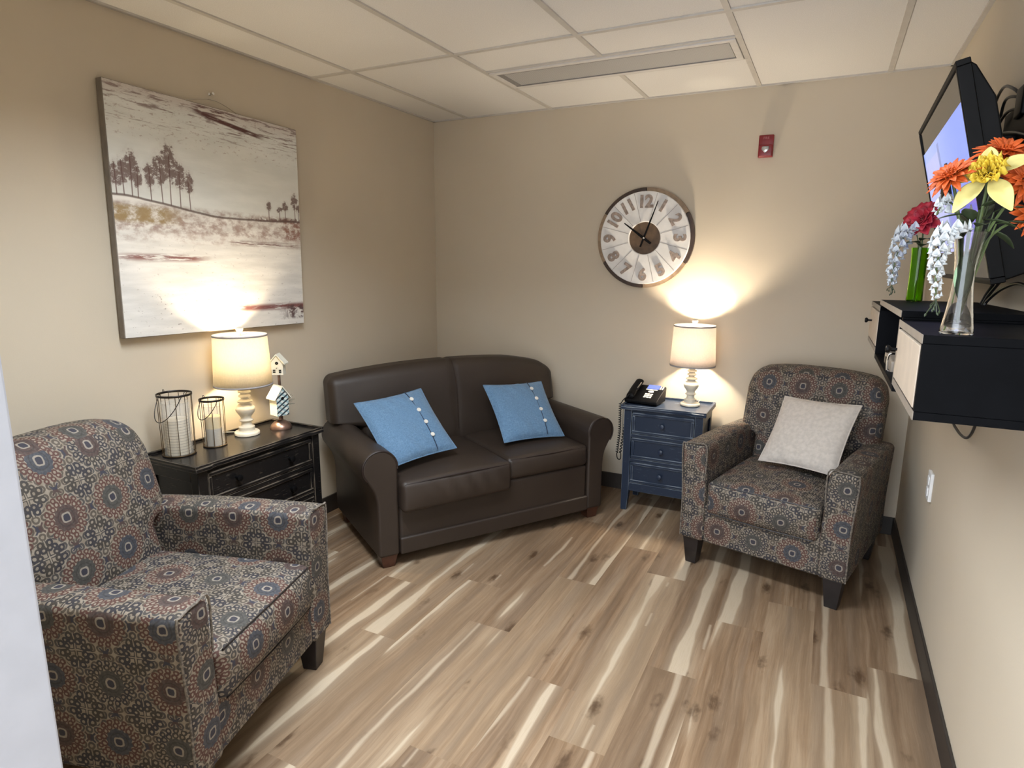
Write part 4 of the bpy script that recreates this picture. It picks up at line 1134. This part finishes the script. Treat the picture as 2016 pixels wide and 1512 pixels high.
prism(bm, [(.028*sgn, .004), (.028*sgn, THt-.006), (.040*sgn, THt-.02), (.066*sgn, THt-.10), (.068*sgn, .16), (.090*sgn, .15), (.092*sgn, .05), (.070*sgn, .012)], 'x', .008, TL-.008)
obj('back_housing', bm, 'black', tv, bevel=.004)
bm = B(ybox(.30, .60, .060, .085, .12, .40)); obj('mount_plate', bm, 'black', tv, smooth=False)
bm = bmesh.new(); box(bm, W-.020, W-.001, -1.72, -1.42, 1.60, 1.90); box(bm, W-.17, W-.018, -1.60, -1.54, 1.66, 1.82)
wm = obj('wall_mount', bm, 'black', None, smooth=False, bevel=.003); tag(wm, 'black steel bracket on the wall behind the television', 'bracket')
# cables
def cable(label, pts, r=.0042, group='black television cables'):
    bm = bmesh.new(); tube(bm, smooth_path(pts, 8), r, 7); o = obj('cable', bm, 'cable'); return tag(o, label, 'cable', group)
cable('black cable arching highest from the wall plug behind the television', [(W-.006, -1.56, 1.915), (2.95, -1.52, 1.955), (2.945, -1.40, 1.985), (2.945, -1.30, 1.950), (2.945, -1.285, 1.88), (2.95, -1.30, 1.80), (2.95, -1.38, 1.70)])
cable('black cable in an inner narrow arch behind the television', [(W-.006, -1.60, 1.905), (2.95, -1.54, 1.93), (2.945, -1.45, 1.935), (2.945, -1.42, 1.87), (2.945, -1.43, 1.80), (2.95, -1.48, 1.70)])
cable('black cable crossing the others down to the television back', [(W-.006, -1.62, 1.88), (2.945, -1.52, 1.895), (2.94, -1.40, 1.865), (2.93, -1.31, 1.83), (2.93, -1.30, 1.76)])
cable('black cable running level across the wall behind the orange flowers', [(2.93, -1.30, 1.865), (2.945, -1.42, 1.852), (2.95, -1.60, 1.825), (2.95, -1.85, 1.77)])
cable('black cable dropping from the television to the console top', [(2.945, -1.66, 1.50), (2.94, -1.70, 1.43), (2.93, -1.67, 1.385), (2.925, -1.655, 1.360)])
cable('black cable curving from the television bottom to the console end', [(2.945, -1.92, 1.50), (2.945, -1.84, 1.46), (2.94, -1.76, 1.425), (2.93, -1.70, 1.385), (2.925, -1.68, 1.360)])
cable('black cable bowing low above the console top behind the glass vase', [(2.95, -2.05, 1.41), (2.95, -1.90, 1.425), (2.94, -1.78, 1.405), (2.93, -1.71, 1.375), (2.925, -1.70, 1.360)])
cable('black cable loop drooping below the console', [(2.955, -1.28, 1.165), (2.955, -1.29, .97), (2.955, -1.42, .937), (2.955, -1.58, .955), (2.955, -1.66, 1.03), (2.955, -1.67, 1.168)])
bm = bmesh.new(); rbox(bm, W-.030, W-.001, -1.66, -1.58, 1.86, 1.94, .006, 2, 2); wp = obj('cable_plug', bm, 'black'); tag(wp, 'black plug on the wall where the television cables meet', 'plug')

# ------------------------------------------------------------------ vases and flowers
def vase(name, label, x, y, z, prof, mat, th_=.0025, extra=None):
    t = thing(name, label, 'vase', (x, y, z), 0)
    inner = [(max(r-th_, .001), zz_+(th_*2 if i == 0 else 0)) for i, (r, zz_) in enumerate(prof)]
    full = [(.001, 0)]+prof+inner[::-1]+[(.001, prof[0][1]+th_*2+.004)]
    bm = bmesh.new(); lathe(bm, full, 40, cap=False); obj('glass', bm, mat, t, angle=60)
    return t
zc = 1.3435
VX, VY = 2.758, -2.424
v1 = vase('glass_vase', 'tall flared clear glass vase of artificial flowers on the console end', VX, VY, zc, [(.0265, 0), (.0275, .003), (.025, .017), (.0205, .05), (.0168, .087), (.0163, .108), (.0183, .137), (.0225, .166), (.0275, .184)], 'glass')
bm = bmesh.new(); petal(bm, (-.003, -.011, .062), (.02, .0, 1), .087, .031, .0, up=Vector((0, 1, 0)), cup=.05); obj('leaf_in_glass', bm, 'leaf_pale', v1, thick=.001)
GX, GY = 2.784, -1.45
v2 = vase('green_vase', 'green glass cylinder vase of red and white flowers behind the clear vase', GX, GY, 1.3525, [(.021, 0), (.023, .004), (.022, .075), (.023, .145), (.025, .168)], 'green_glass')

def stem(bm, pts, r=.0025): tube(bm, smooth_path(pts, 6), r, 6)
def flower(name, label, cat, root, head, mid=None, group=None):
    t = thing(name, label, cat, root, 0, group)
    r0 = Vector(root); h_ = Vector(head)-r0
    m_ = (Vector(mid)-r0) if mid else Vector((h_.x*.35, h_.y*.35, h_.z*.55))
    bm = bmesh.new(); stem(bm, [(0, 0, 0), m_, h_]); obj('stem', bm, 'stem', t)
    return t, h_
def daisy(t, c, axis, R_, rows, mat, n=16, wd=.016, centre='orange', seed=1):
    rr = random.Random(seed); ax = Vector(axis).normalized()
    s_ = ax.cross(Vector((0, 0, 1))); s_ = s_.normalized() if s_.length > .01 else Vector((1, 0, 0)); w_ = ax.cross(s_)
    for k, (rad, lift, cnt) in enumerate(rows):
        bm = bmesh.new()
        for i in range(cnt):
            a = 2*pi*(i+.5*k)/cnt+rr.uniform(-.08, .08); d = s_*cos(a)+w_*sin(a)
            petal(bm, c+d*.006+ax*.002*k, d+ax*(lift+rr.uniform(-.12, .12)), R_*rad*rr.uniform(.88, 1.08), wd, rr.uniform(.05, .30), up=ax, n=4, cup=.2)
        obj('petal_row', bm, mat, t, thick=.0008)
    bm = bmesh.new(); 
    for i in range(26):
        a = i*2.4; rd = .0028*sqrt(i)
        p = c+(s_*cos(a)+w_*sin(a))*rd+ax*.006
        tube(bm, [p-ax*.004, p+ax*(.010-.0008*i*.3)], .0014, 5)
    obj('flower_centre', bm, centre, t)
base1 = (VX, VY, zc+.02)
# daffodil
t, h_ = flower('daffodil', 'artificial pale yellow daffodil with ruffled golden centre in the clear vase', 'flower', base1, (2.7684, -2.4551, 1.6212), (2.7659, -2.4369, 1.52))
ax = Vector((-.30, -.80, .50)).normalized(); s_ = ax.cross(Vector((0, 0, 1))).normalized(); w_ = s_.cross(ax)
bm = bmesh.new()
for a, L_, wd in ((28, .068, .034), (80, .064, .034), (150, .070, .036), (-8, .082, .032), (-62, .086, .042), (-122, .090, .042)):
    d = s_*cos(radians(a))+w_*sin(radians(a))
    petal(bm, h_+d*.008, d+ax*.25, L_*.83, wd*.83, .28, up=ax, n=7, cup=.18)
obj('petals', bm, 'pale_yellow', t, thick=.0009, sub=1)
bm = bmesh.new(); rr = random.Random(3); rings = []
for k, (r_, l_) in enumerate(((.007, .002), (.012, .008), (.0165, .0165), (.023, .0215), (.028, .021))):
    rings.append([bm.verts.new(h_+ax*(l_+.004*sin(i*1.7+k)*k/2)+(s_*cos(2*pi*i/40)+w_*sin(2*pi*i/40))*(r_*(1+.10*sin(i*2*pi/40*13)*k/3))) for i in range(40)])
for a, b in zip(rings, rings[1:]):
    for i in range(40): bm.faces.new((a[i], a[(i+1) % 40], b[(i+1) % 40], b[i]))
for i in range(46):
    a = i*2.4; rd = .0035*sqrt(i); d = s_*cos(a)+w_*sin(a)
    petal(bm, h_+ax*.010+d*rd*.8, ax+d*.5, .017, .010, .1, up=d, n=3, cup=.4)
obj('corona', bm, 'yellow', t, thick=.0008)
for i, (lab, head, R_, axx) in enumerate((
    ('artificial orange flower just beyond the pale yellow daffodil, facing the clock wall', (2.7161, -2.4452, 1.6237), .046, (-.55, -.45, .7)),
    ('artificial orange flower highest in the clear vase, behind the daffodil', (2.7958, -2.3954, 1.6652), .052, (.1, -.5, .85)),
    ('artificial orange flower between daffodil and wall in the clear vase', (2.8223, -2.4369, 1.6113), .048, (.35, -.85, .4)),
    ('artificial orange flower drooping lowest toward the wall from the clear vase', (2.8431, -2.4203, 1.5573), .046, (.6, -.7, .0)))):
    t, hh_ = flower('orange_flower', lab, 'flower', base1, head, (VX+(head[0]-VX)*.3, VY+(head[1]-VY)*.3, 1.51), 'orange flowers in the clear vase')
    daisy(t, hh_, axx, R_*.86, ((1.0, .05, 16), (.85, .35, 14), (.62, .75, 12)), 'orange', wd=.0125, seed=i+4, centre='orange')
# wisteria
def wisteria(label, root, pts, n, size, seed, tipgreen=True):
    t = thing('white_wisteria', label, 'flower', root, 0, 'white hanging blossoms'); r0 = Vector(root); rr = random.Random(seed)
    P_ = [Vector(p)-r0 for p in pts]; path = smooth_path([(0, 0, 0)]+P_, 8)
    bm = bmesh.new(); tube(bm, path, .0017, 6); obj('stem', bm, 'stem', t)
    start = int(len(path)*.40); bm = bmesh.new(); m = len(path)-1
    for k in range(n):
        f = k/(n-1); i = start+(m-start)*f; a_ = int(i); p = path[min(a_, m)]
        s_ = size*(1-.60*f**1.3); wid = size*.9*(1-.72*f)
        a = k*2.4; out = Vector((cos(a), sin(a), .1))
        c = p+out*wid*rr.uniform(.5, 1.0)
        petal(bm, c, out+Vector((0, 0, .9)), s_*1.15, s_*1.15, .5, up=out, n=4, cup=.35)
        petal(bm, c, out+Vector((0, 0, -.3)), s_*.9, s_*.7, -.3, up=Vector((0, 0, 1)), n=4, cup=.5)
        petal(bm, c+Vector((0, 0, .001)), out*1.2+Vector((rr.uniform(-.4, .4), rr.uniform(-.4, .4), .1)), s_*.8, s_*.55, .2, up=Vector((0, 0, 1)), n=3, cup=.4)
    obj('blossoms', bm, 'white_petal', t, thick=.0007)
    if tipgreen:
        bm = bmesh.new(); e0 = path[-1]
        for k in range(7):
            p1 = e0+Vector((rr.uniform(-.012, .012), rr.uniform(-.01, .01), -.006-.006*k*.5)); tube(bm, [e0, p1], .0007, 4); petal(bm, p1, (rr.uniform(-.5, .5), rr.uniform(-.5, .5), -1), .008, .004, .1, up=Vector((0, 1, 0)), n=3)
        obj('tip_buds', bm, 'leaf', t, thick=.0006)
wisteria('white hanging wisteria blossom trailing beside the clear glass vase', base1, [(2.746, -2.4369, 1.4951), (2.736, -2.4435, 1.5283), (2.7194, -2.4493, 1.5175), (2.7111, -2.4535, 1.4826), (2.7111, -2.4535, 1.4453), (2.7161, -2.4535, 1.4054)], 60, .0162, 2)
wisteria('short white blossom sprig tucked under the nearer orange flower', base1, [(2.7476, -2.4327, 1.4951), (2.7352, -2.4203, 1.5573), (2.7227, -2.412, 1.5822), (2.7103, -2.412, 1.5764), (2.7045, -2.412, 1.5598)], 20, .015, 6, False)
base2 = (GX, GY, 1.345)
wisteria('white hanging wisteria blossom spilling from the green vase', base2, [(2.7791, -1.459, 1.4971), (2.7655, -1.459, 1.5648), (2.7385, -1.4635, 1.5603), (2.7222, -1.468, 1.5062), (2.715, -1.468, 1.443), (2.7168, -1.468, 1.3998)], 60, .0235, 9)
t, hh_ = flower('red_flower', 'artificial crimson flower standing in the green vase', 'flower', base2, (2.78, -1.4635, 1.6072), (2.7854, -1.459, 1.5332))
daisy(t, hh_, (-.55, -.75, .35), .054, ((1.0, .25, 9), (.85, .6, 8), (.55, 1.1, 7)), 'crimson', wd=.040, seed=21, centre='crimson')
# dark leaves in the clear vase
def leafspray(name, label, root, leaves, mat):
    t = thing(name, label, 'leaves', root, 0, None); r0 = Vector(root)
    bm = bmesh.new()
    for (b_, d_, L_, wd) in leaves: stem(bm, [(0, 0, 0), (Vector(b_)-r0)*.6+Vector((0, 0, .01)), Vector(b_)-r0], .0014)
    obj('stem', bm, 'stem', t)
    for (b_, d_, L_, wd) in leaves:
        bm = bmesh.new(); petal(bm, Vector(b_)-r0, d_, L_, wd, .25, n=6, cup=.12); obj('leaf', bm, mat, t, thick=.0008)
leafspray('leaf_spray', 'dark green leaves gathered under the flowers in the clear vase', base1, [
    ((2.7518, -2.4327, 1.5573), (-1, -.2, .10), 0.051, 0.020), ((2.7642, -2.4369, 1.5656), (.6, -.6, .5), 0.047, 0.022), ((2.7725, -2.4286, 1.549), (1, -.1, -.1), 0.060, 0.027),
    ((2.7684, -2.4203, 1.5366), (.3, .3, .9), 0.051, 0.025), ((2.7559, -2.4369, 1.5449), (-.3, -.6, .6), 0.043, 0.025), ((2.7808, -2.4203, 1.5324), (.8, .3, -.3), 0.060, 0.025),
    ((2.7559, -2.4203, 1.5324), (-.4, .3, .9), 0.043, 0.025), ((2.7642, -2.441, 1.5366), (.1, -.7, .2), 0.038, 0.024), ((2.7891, -2.4203, 1.5615), (.8, -.4, .3), 0.051, 0.025), ((2.7476, -2.4286, 1.52), (-.2, -.5, .9), 0.038, 0.020),
    ((2.7808, -2.412, 1.5781), (.5, .2, .8), 0.051, 0.025), ((2.7933, -2.4286, 1.5407), (.7, -.2, .1), 0.060, 0.029)], 'leaf')
leafspray('leaf_spray', 'dark leaves below the crimson flower in the green vase', base2, [((2.78, -1.459, 1.5332), (-.6, -.4, .2), .045, .036), ((2.78, -1.459, 1.5422), (.3, -.6, .2), .045, .036), ((2.7836, -1.459, 1.5242), (.1, -.8, .3), .045, .036)], 'leaf')
